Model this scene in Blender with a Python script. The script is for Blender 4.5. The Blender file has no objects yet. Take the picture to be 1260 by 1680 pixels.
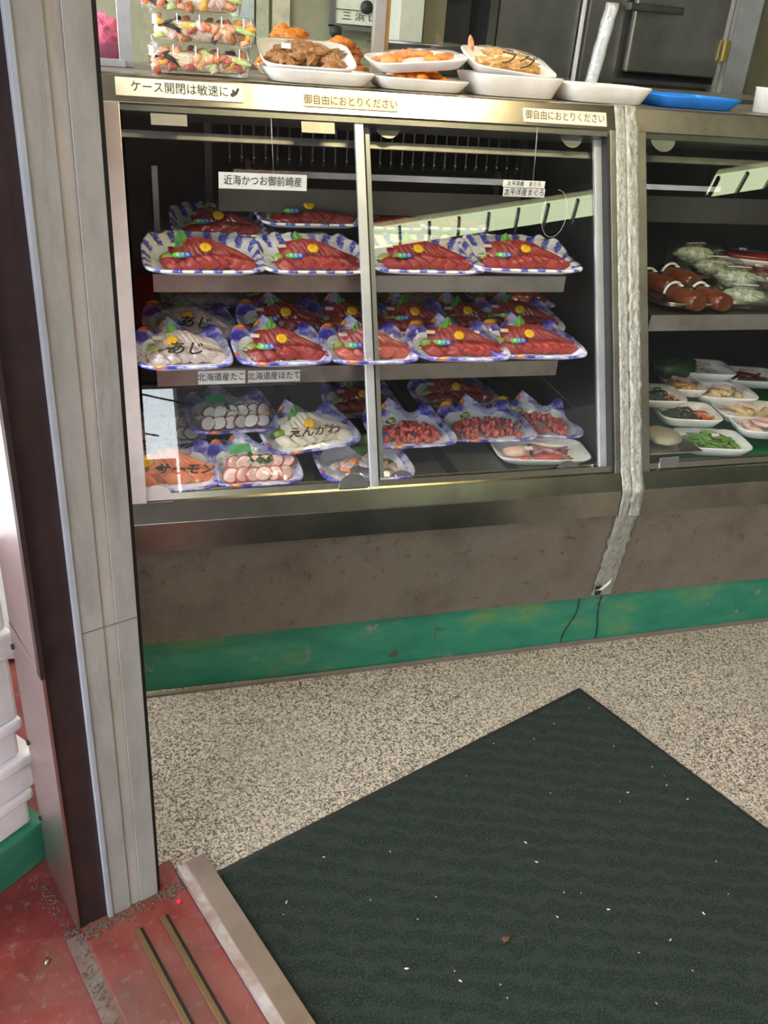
import bpy, bmesh, math, random
from mathutils import Vector, Matrix, Euler, noise
PI = math.pi
random.seed(7)
sc = bpy.context.scene
COL = sc.collection

# ------------------------------------------------------------------ camera
W_, H_ = 1260.0, 1680.0
FPX, YAW, PITCH, ROLL, HC = 1432.58, 0.31778705, 0.49634875, 0.08341153, 1.25
def cam_axes():
    cy, sy = math.cos(YAW), math.sin(YAW)
    f = Vector((sy*math.cos(PITCH), cy*math.cos(PITCH), -math.sin(PITCH)))
    r = Vector((cy, -sy, 0)); u = r.cross(f)
    r2 = r*math.cos(ROLL)+u*math.sin(ROLL); u2 = -r*math.sin(ROLL)+u*math.cos(ROLL)
    return r2, u2, f
CR, CU, CF = cam_axes(); CP = Vector((0, 0, HC))
cam = bpy.data.cameras.new('camera'); co = bpy.data.objects.new('camera', cam); COL.objects.link(co)
cam.sensor_fit = 'VERTICAL'; cam.sensor_height = 24.0; cam.lens = FPX/H_*24.0
cam.clip_start = 0.02; cam.clip_end = 200
m = Matrix((CR, CU, -CF)).transposed().to_4x4(); m.translation = CP
co.matrix_world = m; sc.camera = co
def ray(px, py):
    return CR*((px-W_/2)/FPX) - CU*((py-H_/2)/FPX) + CF
def at(px, py, Y):                       # point of the photograph at depth Y
    r = ray(px, py); return CP + r*(Y/r.y)
def fl(px, py, z=0.0):
    r = ray(px, py); return CP + r*((z-HC)/r.z)

# ------------------------------------------------------------------ light and exposure
SKY = 5.2
w = bpy.data.worlds.new('world'); sc.world = w; w.use_nodes = True
bg = w.node_tree.nodes['Background']; bg.inputs[0].default_value = (0.88, 0.955, 1.0, 1); bg.inputs[1].default_value = SKY
sc.view_settings.view_transform = 'Standard'; sc.view_settings.look = 'None'
sc.view_settings.exposure = 0.42; sc.view_settings.gamma = 1.0; sc.view_settings.use_curve_mapping = False
LAMP_E, BOX_E = 130.0, 4.6

# ------------------------------------------------------------------ materials
MATS = {}
def nt(name):
    m = bpy.data.materials.new(name); m.use_nodes = True
    t = m.node_tree; return m, t, t.nodes['Principled BSDF']
def ramp(t, fac, stops):
    r = t.nodes.new('ShaderNodeValToRGB'); e = r.color_ramp.elements
    while len(e) > 1: e.remove(e[-1])
    e[0].position = stops[0][0]; e[0].color = (*stops[0][1], 1)
    for p, c in stops[1:]:
        n = e.new(p); n.color = (*c, 1)
    t.links.new(fac, r.inputs[0]); return r.outputs[0]
def coord(t, kind='Object', scale=(1, 1, 1), rot=(0, 0, 0)):
    c = t.nodes.new('ShaderNodeTexCoord'); mp = t.nodes.new('ShaderNodeMapping')
    mp.inputs['Scale'].default_value = scale; mp.inputs['Rotation'].default_value = rot
    t.links.new(c.outputs[kind], mp.inputs[0]); return mp.outputs[0]
def nz(t, vec, scale, detail=4, rough=.6):
    n = t.nodes.new('ShaderNodeTexNoise'); n.inputs['Scale'].default_value = scale
    n.inputs['Detail'].default_value = detail; n.inputs['Roughness'].default_value = rough
    t.links.new(vec, n.inputs['Vector']); return n.outputs[0]
def mixc(t, fac, a, b, mode='MIX'):
    n = t.nodes.new('ShaderNodeMix'); n.data_type = 'RGBA'; n.blend_type = mode
    for s, v in ((0, fac), (6, a), (7, b)):
        if isinstance(v, (int, float)): n.inputs[s].default_value = v
        elif isinstance(v, tuple): n.inputs[s].default_value = (*v, 1)
        else: t.links.new(v, n.inputs[s])
    return n.outputs[2]
def bump(t, p, h, strength=.2, dist=.001):
    b = t.nodes.new('ShaderNodeBump'); b.inputs['Strength'].default_value = strength; b.inputs['Distance'].default_value = dist
    t.links.new(h, b.inputs['Height']); t.links.new(b.outputs[0], p.inputs['Normal'])
def mat(name, col, rough=.5, metal=0, col2=None, ns=20, bs=0, bd=.001, bscale=None, stretch=(1, 1, 1), coat=0, sss=0, lo=.35, hi=.65, spec=None):
    if name in MATS: return MATS[name]
    m, t, p = nt(name)
    p.inputs['Base Color'].default_value = (*col, 1); p.inputs['Roughness'].default_value = rough; p.inputs['Metallic'].default_value = metal
    if coat: p.inputs['Coat Weight'].default_value = coat; p.inputs['Coat Roughness'].default_value = .08
    if spec is not None: p.inputs['Specular IOR Level'].default_value = spec
    if sss:
        p.inputs['Subsurface Weight'].default_value = sss; p.inputs['Subsurface Radius'].default_value = (.01, .004, .003); p.inputs['Subsurface Scale'].default_value = .5
    v = coord(t, 'Object', stretch)
    n = nz(t, v, ns)
    if col2: t.links.new(ramp(t, n, [(lo, col), (hi, col2)]), p.inputs['Base Color'])
    else: t.links.new(ramp(t, n, [(.3, tuple(c*.9 for c in col)), (.7, tuple(min(1, c*1.08) for c in col))]), p.inputs['Base Color'])
    if bs: bump(t, p, nz(t, v, bscale or ns*2), bs, bd)
    MATS[name] = m; return m
def steel(name, col=(.62, .60, .56), rough=.28, col2=None, stretch=(2, 60, 60), ns=6, bs=.004):
    if name in MATS: return MATS[name]
    m, t, p = nt(name); p.inputs['Metallic'].default_value = 1
    v = coord(t); vs = coord(t, 'Object', stretch)
    a = nz(t, v, ns, 6, .65); b = nz(t, vs, 8, 3)
    c2 = col2 or tuple(c*.72 for c in col)
    t.links.new(ramp(t, a, [(.38, c2), (.6, col)]), p.inputs['Base Color'])
    r = t.nodes.new('ShaderNodeMapRange'); r.inputs['To Min'].default_value = rough*.9; r.inputs['To Max'].default_value = rough*1.25
    t.links.new(b, r.inputs[0]); t.links.new(r.outputs[0], p.inputs['Roughness'])
    bump(t, p, b, bs, .002); MATS[name] = m; return m
def glassy(name, tint=(1, 1, 1), f0=.04, rough=.0, wr=0, wscale=60, haze=0):
    # thin clear sheet: transparent, with a Schlick reflection that is the same from both sides
    m, t, p = nt(name); t.nodes.remove(p); out = t.nodes['Material Output']
    tr = t.nodes.new('ShaderNodeBsdfTransparent'); tr.inputs[0].default_value = (*tint, 1)
    gl = t.nodes.new('ShaderNodeBsdfGlossy'); gl.inputs['Roughness'].default_value = rough; gl.inputs[0].default_value = (1, 1, 1, 1)
    g = t.nodes.new('ShaderNodeNewGeometry'); d = t.nodes.new('ShaderNodeVectorMath'); d.operation = 'DOT_PRODUCT'
    t.links.new(g.outputs['Incoming'], d.inputs[0]); t.links.new(g.outputs['Normal'], d.inputs[1])
    def mth(op, a, b=None):
        n = t.nodes.new('ShaderNodeMath'); n.operation = op; n.use_clamp = op == 'ADD'
        for k, v in ((0, a), (1, b)):
            if v is None: continue
            if isinstance(v, (int, float)): n.inputs[k].default_value = v
            else: t.links.new(v, n.inputs[k])
        return n.outputs[0]
    c = mth('ABSOLUTE', d.outputs['Value']); q = mth('POWER', mth('SUBTRACT', 1.0, c), 5.0)
    fac = mth('ADD', mth('MULTIPLY', q, 1-f0), f0)
    mx = t.nodes.new('ShaderNodeMixShader'); t.links.new(fac, mx.inputs[0]); base = tr.outputs[0]
    if haze:
        df = t.nodes.new('ShaderNodeBsdfDiffuse'); df.inputs[0].default_value = (.9, .92, .93, 1)
        m2 = t.nodes.new('ShaderNodeMixShader'); m2.inputs[0].default_value = haze
        t.links.new(tr.outputs[0], m2.inputs[1]); t.links.new(df.outputs[0], m2.inputs[2]); base = m2.outputs[0]
    t.links.new(base, mx.inputs[1]); t.links.new(gl.outputs[0], mx.inputs[2]); t.links.new(mx.outputs[0], out.inputs[0])
    if wr:
        b = t.nodes.new('ShaderNodeBump'); b.inputs['Strength'].default_value = wr; b.inputs['Distance'].default_value = .004
        t.links.new(nz(t, coord(t, 'Object', (1, .5, 1)), wscale, 3, .5), b.inputs['Height'])
        t.links.new(b.outputs[0], gl.inputs['Normal'])
    MATS[name] = m; return m

def emit(name, col, s):
    m, t, p = nt(name); p.inputs['Base Color'].default_value = (*col, 1)
    p.inputs['Emission Color'].default_value = (*col, 1); p.inputs['Emission Strength'].default_value = s
    MATS[name] = m; return m
M = {}
M['steel'] = steel('case_steel', (.66, .63, .57), .24)
M['steel_dull'] = steel('dull_steel', (.44, .41, .36), .38, ns=9)
M['steel_shelf'] = steel('shelf_steel', (.52, .48, .42), .33, (.34, .30, .26))
M['steel_dark'] = steel('dark_steel', (.22, .22, .20), .35)
M['alu'] = mat('aluminium', (.62, .62, .62), .38, .75, bs=.05)
M['alu_bright'] = mat('bright_aluminium', (.80, .79, .80), .3, .7)
M['alu_dim'] = mat('grey_stile_metal', (.40, .42, .40), .35, .7)
M['alu_pink'] = mat('door_stile_metal', (.64, .52, .49), .32, .7)
M['black'] = mat('black_rubber', (.012, .012, .012), .6)
M['inner'] = mat('case_lining', (.022, .022, .018), .5, .2, (.045, .043, .036), 5)
M['inner_grey'] = mat('case_side_lining', (.16, .17, .16), .45, .3, (.24, .25, .235), 6)
M['glass'] = glassy('door_glass', (.985, .992, .988), .05)
M['film'] = glassy('cling_film', (.995, .995, .995), .035, .07, wr=.6, wscale=45)
M['clear'] = glassy('clear_plastic', (.98, .98, .98), .06, .06, wr=.3, wscale=30, haze=.02)
M['bag'] = glassy('crumpled_clear_plastic', (.92, .93, .9), .16, .15, wr=1.0, wscale=90, haze=.25)
M['foam'] = mat('white_foam', (.86, .83, .80), .45, bs=.05, bscale=300, coat=.2, sss=.0)
M['foam_box'] = mat('white_foam_box', (.88, .86, .88), .7, bs=.15, bscale=400)
M['tray_white'] = mat('glossy_white_plastic', (.84, .84, .90), .25, coat=.3)
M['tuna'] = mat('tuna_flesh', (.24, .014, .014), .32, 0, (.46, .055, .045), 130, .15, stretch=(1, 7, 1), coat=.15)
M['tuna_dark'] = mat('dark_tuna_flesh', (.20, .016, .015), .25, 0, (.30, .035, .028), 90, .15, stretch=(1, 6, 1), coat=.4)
M['tuna_pale'] = mat('pale_tuna_flesh', (.48, .06, .05), .28, 0, (.66, .17, .14), 110, .15, stretch=(1, 7, 1), coat=.4)
M['salmon'] = mat('salmon_flesh', (.88, .20, .06), .28, 0, (.95, .36, .18), 60, .1, stretch=(1, 8, 1), coat=.4)
M['aji'] = mat('silver_pink_fish', (.52, .36, .33), .25, .1, (.78, .66, .60), 70, .1, stretch=(1, 6, 1), coat=.4)
M['engawa'] = mat('cream_flatfish', (.80, .66, .48), .3, 0, (.90, .80, .66), 80, .1, stretch=(1, 7, 1), coat=.4)
M['octo'] = mat('white_octopus_flesh', (.84, .76, .70), .3, 0, (.92, .86, .80), 60, coat=.3)
M['octo_pink'] = mat('pink_octopus_flesh', (.86, .50, .45), .3, 0, (.92, .68, .60), 60, coat=.3)
M['octo_skin'] = mat('octopus_skin', (.22, .03, .04), .3, 0, (.34, .07, .07), 120, .3, coat=.4)
M['squid'] = mat('squid_legs', (.50, .25, .24), .25, 0, (.22, .10, .11), 70, .2, coat=.5)
M['leaf'] = mat('green_leaf', (.045, .19, .02), .4, 0, (.09, .30, .04), 60, .3)
M['leaf_dark'] = mat('dark_green_leaf', (.02, .075, .015), .4, 0, (.05, .13, .03), 60, .3)
M['flower'] = mat('yellow_chrysanthemum', (1.0, .46, .0), .5, 0, (1.0, .66, .01), 200, .4)
M['wasabi'] = mat('wasabi_paste', (.36, .44, .09), .5, bs=.2)
M['daikon'] = mat('white_radish_threads', (.82, .83, .78), .35)
M['green_cup'] = mat('green_garnish_cup', (.02, .12, .03), .3)
M['label'] = mat('paper_label', (.80, .72, .66), .55)
M['sign'] = mat('white_sign_card', (.90, .88, .82), .5)
M['cream_sign'] = mat('cream_sticker', (.90, .80, .62), .4)
M['clear_sign'] = mat('translucent_sticker', (.78, .66, .44), .35)
M['ink'] = mat('black_ink', (.012, .012, .012), .5)
M['ink_brown'] = mat('faded_brown_ink', (.16, .07, .03), .5)
M['green_label'] = mat('green_label', (.01, .30, .10), .4)
M['blue_label'] = mat('blue_print', (.02, .22, .62), .35)
M['fried'] = mat('brown_fried_batter', (.26, .10, .03), .5, 0, (.50, .24, .09), 120, .6, .003, coat=.2)
M['fried_pale'] = mat('golden_fried_batter', (.50, .24, .07), .45, 0, (.76, .44, .16), 90, .6, .003, coat=.25)
M['orange'] = mat('orange_fried_food', (.72, .17, .01), .5, 0, (.88, .30, .03), 90, .6, .003, coat=.1)
M['pink_roe'] = mat('pink_pickle', (.85, .10, .20), .5, 0, (.95, .22, .34), 160, .8, .004)
M['pink_plastic'] = mat('pink_plastic', (.82, .25, .42), .3)
M['rice'] = mat('seasoned_rice', (.62, .34, .16), .5, 0, (.88, .78, .60), 75, .8, .004, lo=.36, hi=.50)
M['shrimp'] = mat('shrimp', (.86, .22, .06), .35, 0, (.92, .55, .35), 90, .2)
M['egg'] = mat('yellow_egg', (.90, .50, .08), .5)
M['nori'] = mat('black_seaweed', (.03, .03, .025), .4, bs=.6)
M['cucumber'] = mat('cucumber', (.36, .55, .12), .35, 0, (.70, .80, .35), 40)
M['blue_tray'] = mat('blue_plastic', (.02, .20, .70), .35)
M['brown_roll'] = mat('brown_cooked_squid', (.10, .022, .010), .28, 0, (.20, .055, .02), 50, coat=.3)
M['edamame'] = mat('green_soybean_pods', (.08, .20, .02), .45, 0, (.18, .33, .05), 60)
M['kelp'] = mat('dark_green_seaweed', (.015, .035, .012), .4, 0, (.04, .08, .02), 70, .5)
M['carrot'] = mat('shredded_carrot', (.85, .16, .03), .45)
M['tempura'] = mat('pale_tempura', (.74, .50, .24), .5, 0, (.84, .66, .40), 60, .5, .002)
M['greens'] = mat('mixed_salad', (.16, .22, .12), .4, 0, (.70, .72, .56), 120, .5, .003)
M['green_mat'] = mat('green_plastic_mat', (.01, .20, .06), .45)
M['cream_wall'] = mat('cream_wall', (.27, .26, .16), .6)
M['dark_wall'] = mat('dark_wall', (.10, .10, .09), .6)
M['ceiling'] = mat('grey_ceiling', (.05, .05, .045), .7)
M['brown_paint'] = mat('dark_brown_paint', (.022, .010, .010), .55, 0, (.035, .017, .016), 30, .1)
M['wood'] = mat('brown_wood_edge', (.30, .17, .06), .5)
M['brass'] = mat('brass', (.60, .46, .12), .35, .9)
M['red_awning'] = mat('red_awning_cloth', (.75, .06, .07), .7)
def _tl(m_):
    t = m_.node_tree; out = t.nodes['Material Output']; p_ = t.nodes['Principled BSDF']; tl = t.nodes.new('ShaderNodeBsdfTranslucent'); tl.inputs[0].default_value = (.85, .08, .10, 1)
    mx = t.nodes.new('ShaderNodeMixShader'); mx.inputs[0].default_value = .9
    t.links.new(p_.outputs[0], mx.inputs[1]); t.links.new(tl.outputs[0], mx.inputs[2]); t.links.new(mx.outputs[0], out.inputs[0])
_tl(M['red_awning'])
M['cable'] = mat('black_cable', (.02, .02, .02), .6)

def make_pattern(name, mode):
    m, t, p = nt(name); p.inputs['Roughness'].default_value = .22; p.inputs['Coat Weight'].default_value = .3
    v = coord(t); n1 = nz(t, v, 55 if mode == 'stripes' else 26, 3); n2 = nz(t, v, 160, 3, .7)
    if mode == 'stripes':
        uv = t.nodes.new('ShaderNodeTexCoord'); sp = t.nodes.new('ShaderNodeSeparateXYZ'); t.links.new(uv.outputs['UV'], sp.inputs[0])
        a = t.nodes.new('ShaderNodeMath'); a.operation = 'MULTIPLY_ADD'; a.inputs[1].default_value = 20.0
        t.links.new(sp.outputs[0], a.inputs[0]); sc_ = t.nodes.new('ShaderNodeMath'); sc_.operation = 'MULTIPLY'; sc_.inputs[1].default_value = .7
        t.links.new(n1, sc_.inputs[0]); t.links.new(sc_.outputs[0], a.inputs[2])
        fr = t.nodes.new('ShaderNodeMath'); fr.operation = 'FRACT'; t.links.new(a.outputs[0], fr.inputs[0])
        c = ramp(t, fr.outputs[0], [(0, (.85, .84, .90)), (.14, (.85, .84, .90)), (.24, (.12, .12, .56)), (.60, (.05, .06, .42)), (.70, (.86, .84, .9)), (.76, (.88, .70, .52)), (.95, (.86, .82, .84))])
        c = mixc(t, ramp(t, n2, [(.55, (0, 0, 0)), (.64, (.75, .75, .75))]), c, (.84, .85, .93))
    else:
        c = ramp(t, n1, [(.38, (.05, .04, .36)), (.45, (.16, .14, .60)), (.52, (.50, .48, .84)), (.62, (.80, .79, .92))])
        n3 = nz(t, coord(t, 'Object', (1, 1, 1), (1, 2, 3)), 24, 1)
        c = mixc(t, ramp(t, n3, [(.60, (0, 0, 0)), (.63, (1, 1, 1))]), c, (.85, .12, .05))
        c = mixc(t, ramp(t, n3, [(.665, (0, 0, 0)), (.69, (1, 1, 1))]), c, (.92, .55, .08))
    t.links.new(c, p.inputs['Base Color']); MATS[name] = m; return m
M['blue_wave'] = make_pattern('blue_striped_print', 'stripes')
M['purple'] = make_pattern('purple_mountain_print', 'purple')

def make_floor():
    m, t, p = nt('speckled_terrazzo'); v = coord(t)
    vo = t.nodes.new('ShaderNodeTexVoronoi'); vo.inputs['Scale'].default_value = 350; t.links.new(v, vo.inputs['Vector'])
    sp = t.nodes.new('ShaderNodeSeparateColor'); t.links.new(vo.outputs['Color'], sp.inputs[0])
    big = nz(t, v, 150, 2)
    add = t.nodes.new('ShaderNodeMath'); add.operation = 'MULTIPLY_ADD'; add.inputs[1].default_value = .55
    t.links.new(sp.outputs[0], add.inputs[0]); 
    ms = t.nodes.new('ShaderNodeMath'); ms.operation = 'MULTIPLY'; ms.inputs[1].default_value = .55; t.links.new(big, ms.inputs[0]); t.links.new(ms.outputs[0], add.inputs[2])
    c = ramp(t, add.outputs[0], [(.26, (.015, .013, .011)), (.36, (.07, .058, .047)), (.46, (.23, .185, .155)), (.60, (.40, .33, .275)), (.74, (.56, .475, .40))])
    dirt = nz(t, v, 3, 4)
    c = mixc(t, ramp(t, dirt, [(.35, (.35, .35, .35)), (.6, (0, 0, 0))]), c, (.30, .26, .21))
    t.links.new(c, p.inputs['Base Color']); p.inputs['Roughness'].default_value = .55
    bump(t, p, vo.outputs['Distance'], .15, .001); return m
M['terrazzo'] = make_floor()
def make_red():
    m, t, p = nt('worn_red_paint'); v = coord(t)
    a = nz(t, v, 7, 8, .65); b = nz(t, v, 60, 6, .7); d = nz(t, v, 2.2, 4)
    c = ramp(t, a, [(.34, (.11, .012, .011)), (.50, (.19, .024, .020)), (.66, (.22, .055, .046))])
    c = mixc(t, ramp(t, b, [(.56, (0, 0, 0)), (.70, (.8, .8, .8))]), c, (.20, .15, .125))
    c = mixc(t, ramp(t, d, [(.46, (0, 0, 0)), (.66, (.65, .65, .65))]), c, (.15, .105, .088))
    t.links.new(c, p.inputs['Base Color']); p.inputs['Roughness'].default_value = .6; bump(t, p, b, .35, .002); return m
M['red'] = make_red()
def make_carpet():
    m, t, p = nt('dark_green_carpet'); v = coord(t)
    f = nz(t, v, 300, 4, .85); g = nz(t, v, 60, 3)
    wv = t.nodes.new('ShaderNodeTexWave'); wv.inputs['Scale'].default_value = 8.5; wv.bands_direction = 'Y'; wv.inputs['Distortion'].default_value = 5.0
    wv.inputs['Detail'].default_value = 3; wv.inputs['Detail Scale'].default_value = 4
    t.links.new(coord(t, 'Object', (1, 1, 1), (0, 0, math.radians(40))), wv.inputs['Vector'])
    c = ramp(t, f, [(.40, (.002, .004, .003)), (.52, (.008, .016, .011)), (.62, (.035, .056, .042))])
    c = mixc(t, ramp(t, wv.outputs[1], [(.35, (0, 0, 0)), (.95, (.22, .22, .22))]), c, (.045, .056, .047))
    t.links.new(c, p.inputs['Base Color']); p.inputs['Roughness'].default_value = .95; bump(t, p, f, .9, .003); return m
M['carpet'] = make_carpet()
def make_green():
    m, t, p = nt('chipped_green_paint'); v = coord(t, 'Object', (1, 1, 2.2)); 
    a = nz(t, v, 6, 6, .65); b = nz(t, coord(t, 'Object', (1, 1, 1), (.3, .2, .1)), 14, 8, .72)
    c = ramp(t, a, [(.35, (.012, .15, .09)), (.52, (.028, .20, .12)), (.68, (.13, .22, .065))])
    c = mixc(t, ramp(t, b, [(.60, (0, 0, 0)), (.68, (.85, .85, .85))]), c, (.26, .22, .16))
    c = mixc(t, ramp(t, b, [(.34, (.8, .8, .8)), (.36, (0, 0, 0))]), c, (.08, .045, .02))
    t.links.new(c, p.inputs['Base Color']); p.inputs['Roughness'].default_value = .5; bump(t, p, b, .3, .003); return m
M['green_paint'] = make_green()
def make_body():
    m, t, p = nt('stained_metal_panel'); v = coord(t)
    a = nz(t, v, 4, 8, .7); b = nz(t, v, 40, 6, .75); s = nz(t, coord(t, 'Object', (1, 1, .25), (0, 0, .4)), 9, 5, .7)
    c = ramp(t, a, [(.35, (.13, .10, .075)), (.55, (.20, .165, .128)), (.7, (.17, .13, .092))])
    c = mixc(t, ramp(t, b, [(.58, (0, 0, 0)), (.70, (.85, .85, .85))]), c, (.06, .038, .022))
    c = mixc(t, ramp(t, s, [(.55, (0, 0, 0)), (.75, (.5, .5, .5))]), c, (.22, .19, .155))
    t.links.new(c, p.inputs['Base Color']); p.inputs['Metallic'].default_value = .25; p.inputs['Roughness'].default_value = .5
    bump(t, p, b, .12, .001); return m
M['body'] = make_body()
def make_jamb(name, c0, c1, met=0.0):
    m, t, p = nt(name); v = coord(t, 'Object', (1, 1, .35))
    a = nz(t, v, 14, 8, .7); b = nz(t, coord(t, 'Object', (7, 7, 1.0)), 5, 6, .7)
    c = ramp(t, a, [(.35, c0), (.62, c1)])
    c = mixc(t, ramp(t, b, [(.54, (0, 0, 0)), (.74, (.6, .6, .6))]), c, tuple(x*.5 for x in c0))
    t.links.new(c, p.inputs['Base Color']); p.inputs['Roughness'].default_value = .45; p.inputs['Metallic'].default_value = met
    bump(t, p, a, .08, .001); return m
M['jamb'] = make_jamb('weathered_grey_aluminium', (.31, .30, .275), (.42, .41, .385))
M['jamb_strip'] = make_jamb('warm_grey_strip', (.38, .35, .31), (.48, .45, .40))
M['jamb_edge'] = make_jamb('bluish_metal_edge', (.42, .46, .52), (.55, .60, .68), .3)
M['side_sheet'] = steel('brushed_side_sheet', (.62, .50, .47), .34, (.50, .38, .36), (40, 40, 2), 3)
def make_foil():
    m, t, p = nt('crinkled_foil_tape'); v = coord(t); p.inputs['Metallic'].default_value = .75
    n = nz(t, coord(t, 'Object', (1, 1, .6)), 110, 6, .7)
    t.links.new(ramp(t, n, [(.35, (.36, .35, .31)), (.6, (.62, .61, .55))]), p.inputs['Base Color'])
    p.inputs['Roughness'].default_value = .36; bump(t, p, n, 1.0, .005); return m
M['foil'] = make_foil()

# ------------------------------------------------------------------ object helpers
def prop(o, label=None, cat=None, group=None, kind=None):
    if label: o['label'] = label
    if cat: o['category'] = cat
    if group: o['group'] = group
    if kind: o['kind'] = kind
    return o
def thing(name, label, cat, loc=(0, 0, 0), rot=(0, 0, 0), group=None, parent=None):
    o = bpy.data.objects.new(name, None); COL.objects.link(o); o.empty_display_size = .05
    o.location = loc; o.rotation_euler = rot
    return prop(o, label, cat, group)
def link(name, me, parent=None, mx=None):
    o = bpy.data.objects.new(name, me); COL.objects.link(o)
    if parent: o.parent = parent
    if mx is not None: o.matrix_local = mx
    return o
class MB:
    def __init__(s): s.v = []; s.f = []; s.mi = []; s.sm = []; s.uv = None
    def add(s, vs, fs, mi=0, smooth=False):
        k = len(s.v); s.v += [Vector(x) for x in vs]
        for f in fs: s.f.append([i+k for i in f]); s.mi.append(mi); s.sm.append(smooth)
        return s
    def hexa(s, p, mi=0):                 # 8 corners: bottom 4 ccw then top 4
        return s.add(p, [(3, 2, 1, 0), (4, 5, 6, 7), (0, 1, 5, 4), (1, 2, 6, 5), (2, 3, 7, 6), (3, 0, 4, 7)], mi)
    def box(s, x0, x1, y0, y1, z0, z1, mi=0, fn=None):
        p = [(x0, y0, z0), (x1, y0, z0), (x1, y1, z0), (x0, y1, z0), (x0, y0, z1), (x1, y0, z1), (x1, y1, z1), (x0, y1, z1)]
        if fn: p = [fn(*q) for q in p]
        return s.hexa(p, mi)
    def prism(s, prof, x0, x1, mi=0):      # prof = list of (y, z), extruded along x
        n = len(prof); vs = [(x0, y, z) for y, z in prof]+[(x1, y, z) for y, z in prof]
        fs = [tuple(range(n)), tuple(range(2*n-1, n-1, -1))]+[(i, i+n, (i+1) % n+n, (i+1) % n) for i in range(n)]
        return s.add(vs, fs, mi)
    def tube(s, pts, r, n=8, mi=0, caps=True):
        pts = [Vector(p) for p in pts]; rings = []; up = Vector((0, 0, 1))
        for i, p in enumerate(pts):
            d = (pts[min(i+1, len(pts)-1)]-pts[max(i-1, 0)]).normalized()
            a = d.cross(up); a = a if a.length > 1e-3 else d.cross(Vector((1, 0, 0))); a.normalize(); b = d.cross(a)
            rr = r[i] if isinstance(r, (list, tuple)) else r
            rings.append([p+(a*math.cos(2*PI*k/n)+b*math.sin(2*PI*k/n))*rr for k in range(n)])
        vs = [q for R in rings for q in R]
        fs = [(i*n+k, i*n+(k+1) % n, (i+1)*n+(k+1) % n, (i+1)*n+k) for i in range(len(pts)-1) for k in range(n)]
        if caps: fs += [tuple(range(n))[::-1], tuple(range((len(pts)-1)*n, len(pts)*n))]
        return s.add(vs, fs, mi, True)
    def loops(s, L, mis, cap0=True, cap1=True, smooth=True):
        n = len(L[0]); vs = [q for R in L for q in R]; k0 = len(s.f)
        for i in range(len(L)-1):
            s.add([], [], 0)
        k = len(s.v); s.v += [Vector(x) for x in vs]
        for i in range(len(L)-1):
            for j in range(n):
                s.f.append([k+i*n+j, k+i*n+(j+1) % n, k+(i+1)*n+(j+1) % n, k+(i+1)*n+j]); s.mi.append(mis[i]); s.sm.append(smooth)
        if cap0: s.f.append([k+j for j in range(n)][::-1]); s.mi.append(mis[0]); s.sm.append(False)
        if cap1: s.f.append([k+(len(L)-1)*n+j for j in range(n)]); s.mi.append(mis[-1]); s.sm.append(False)
        return s
    def mesh(s, name, mats, bevel=0, fix=True):
        me = bpy.data.meshes.new(name); me.from_pydata([tuple(v) for v in s.v], [], s.f)
        if not isinstance(mats, (list, tuple)): mats = [mats]
        for m in mats: me.materials.append(m)
        me.polygons.foreach_set('material_index', s.mi); me.polygons.foreach_set('use_smooth', s.sm)
        if fix or bevel:
            bm = bmesh.new(); bm.from_mesh(me)
            if bevel:
                es = [e for e in bm.edges if len(e.link_faces) == 2 and e.calc_face_angle(0) > .5]
                bmesh.ops.bevel(bm, geom=es, offset=bevel, segments=2, affect='EDGES', profile=.6, clamp_overlap=True)
            bmesh.ops.recalc_face_normals(bm, faces=bm.faces); bm.to_mesh(me); bm.free()
        me.update(); return me
    def build(s, name, mats, parent=None, mx=None, bevel=0, fix=True):
        return link(name, s.mesh(name, mats, bevel, fix), parent, mx)
def T(x, y, z): return Matrix.Translation((x, y, z))
def Rm(ax, deg): return Matrix.Rotation(math.radians(deg), 4, ax)
def S(x, y, z): return Matrix.Diagonal((x, y, z, 1))
def boxo(name, parent, mats, x0, x1, y0, y1, z0, z1, bevel=0, fn=None):
    return MB().box(x0, x1, y0, y1, z0, z1, fn=fn).build(name, mats, parent, bevel=bevel)

def text(body, size, material, parent, mx, name='lettering', shear=0, extrude=.0002, sx=1.0, bold=0):
    cu = bpy.data.curves.new(name, 'FONT'); cu.body = body; cu.size = size; cu.align_x = 'CENTER'; cu.align_y = 'CENTER'
    cu.extrude = extrude; cu.shear = shear; cu.offset = bold; cu.resolution_u = 3
    ob = bpy.data.objects.new(name, cu); COL.objects.link(ob)
    bpy.context.view_layer.update(); dg = bpy.context.evaluated_depsgraph_get()
    me = bpy.data.meshes.new_from_object(ob.evaluated_get(dg)); bpy.data.objects.remove(ob); bpy.data.curves.remove(cu)
    me.materials.clear(); me.materials.append(material)
    o = link(name, me, parent, mx @ S(sx, 1, 1)); return o

# ------------------------------------------------------------------ setting
CA, SA = math.cos(.357), math.sin(.357)
P0 = Vector((-.126, .949, 0)); UD = Vector((CA, SA, 0)); VD = Vector((-SA, CA, 0))   # face direction and threshold direction
def TH(u, v, z): return tuple(P0+UD*u+VD*v+Vector((0, 0, z)))
def struct(o): o['kind'] = 'structure'; return o
struct(MB().box(.20, 7, -6, 4, -.3, 0, fn=lambda u, v, z: TH(u, v, z)).build('floor', M['terrazzo']))
struct(MB().box(-8, .20, -9, 9, -.3, -.012, fn=lambda u, v, z: TH(u, v, z)).build('floor_street', M['red']))
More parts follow.
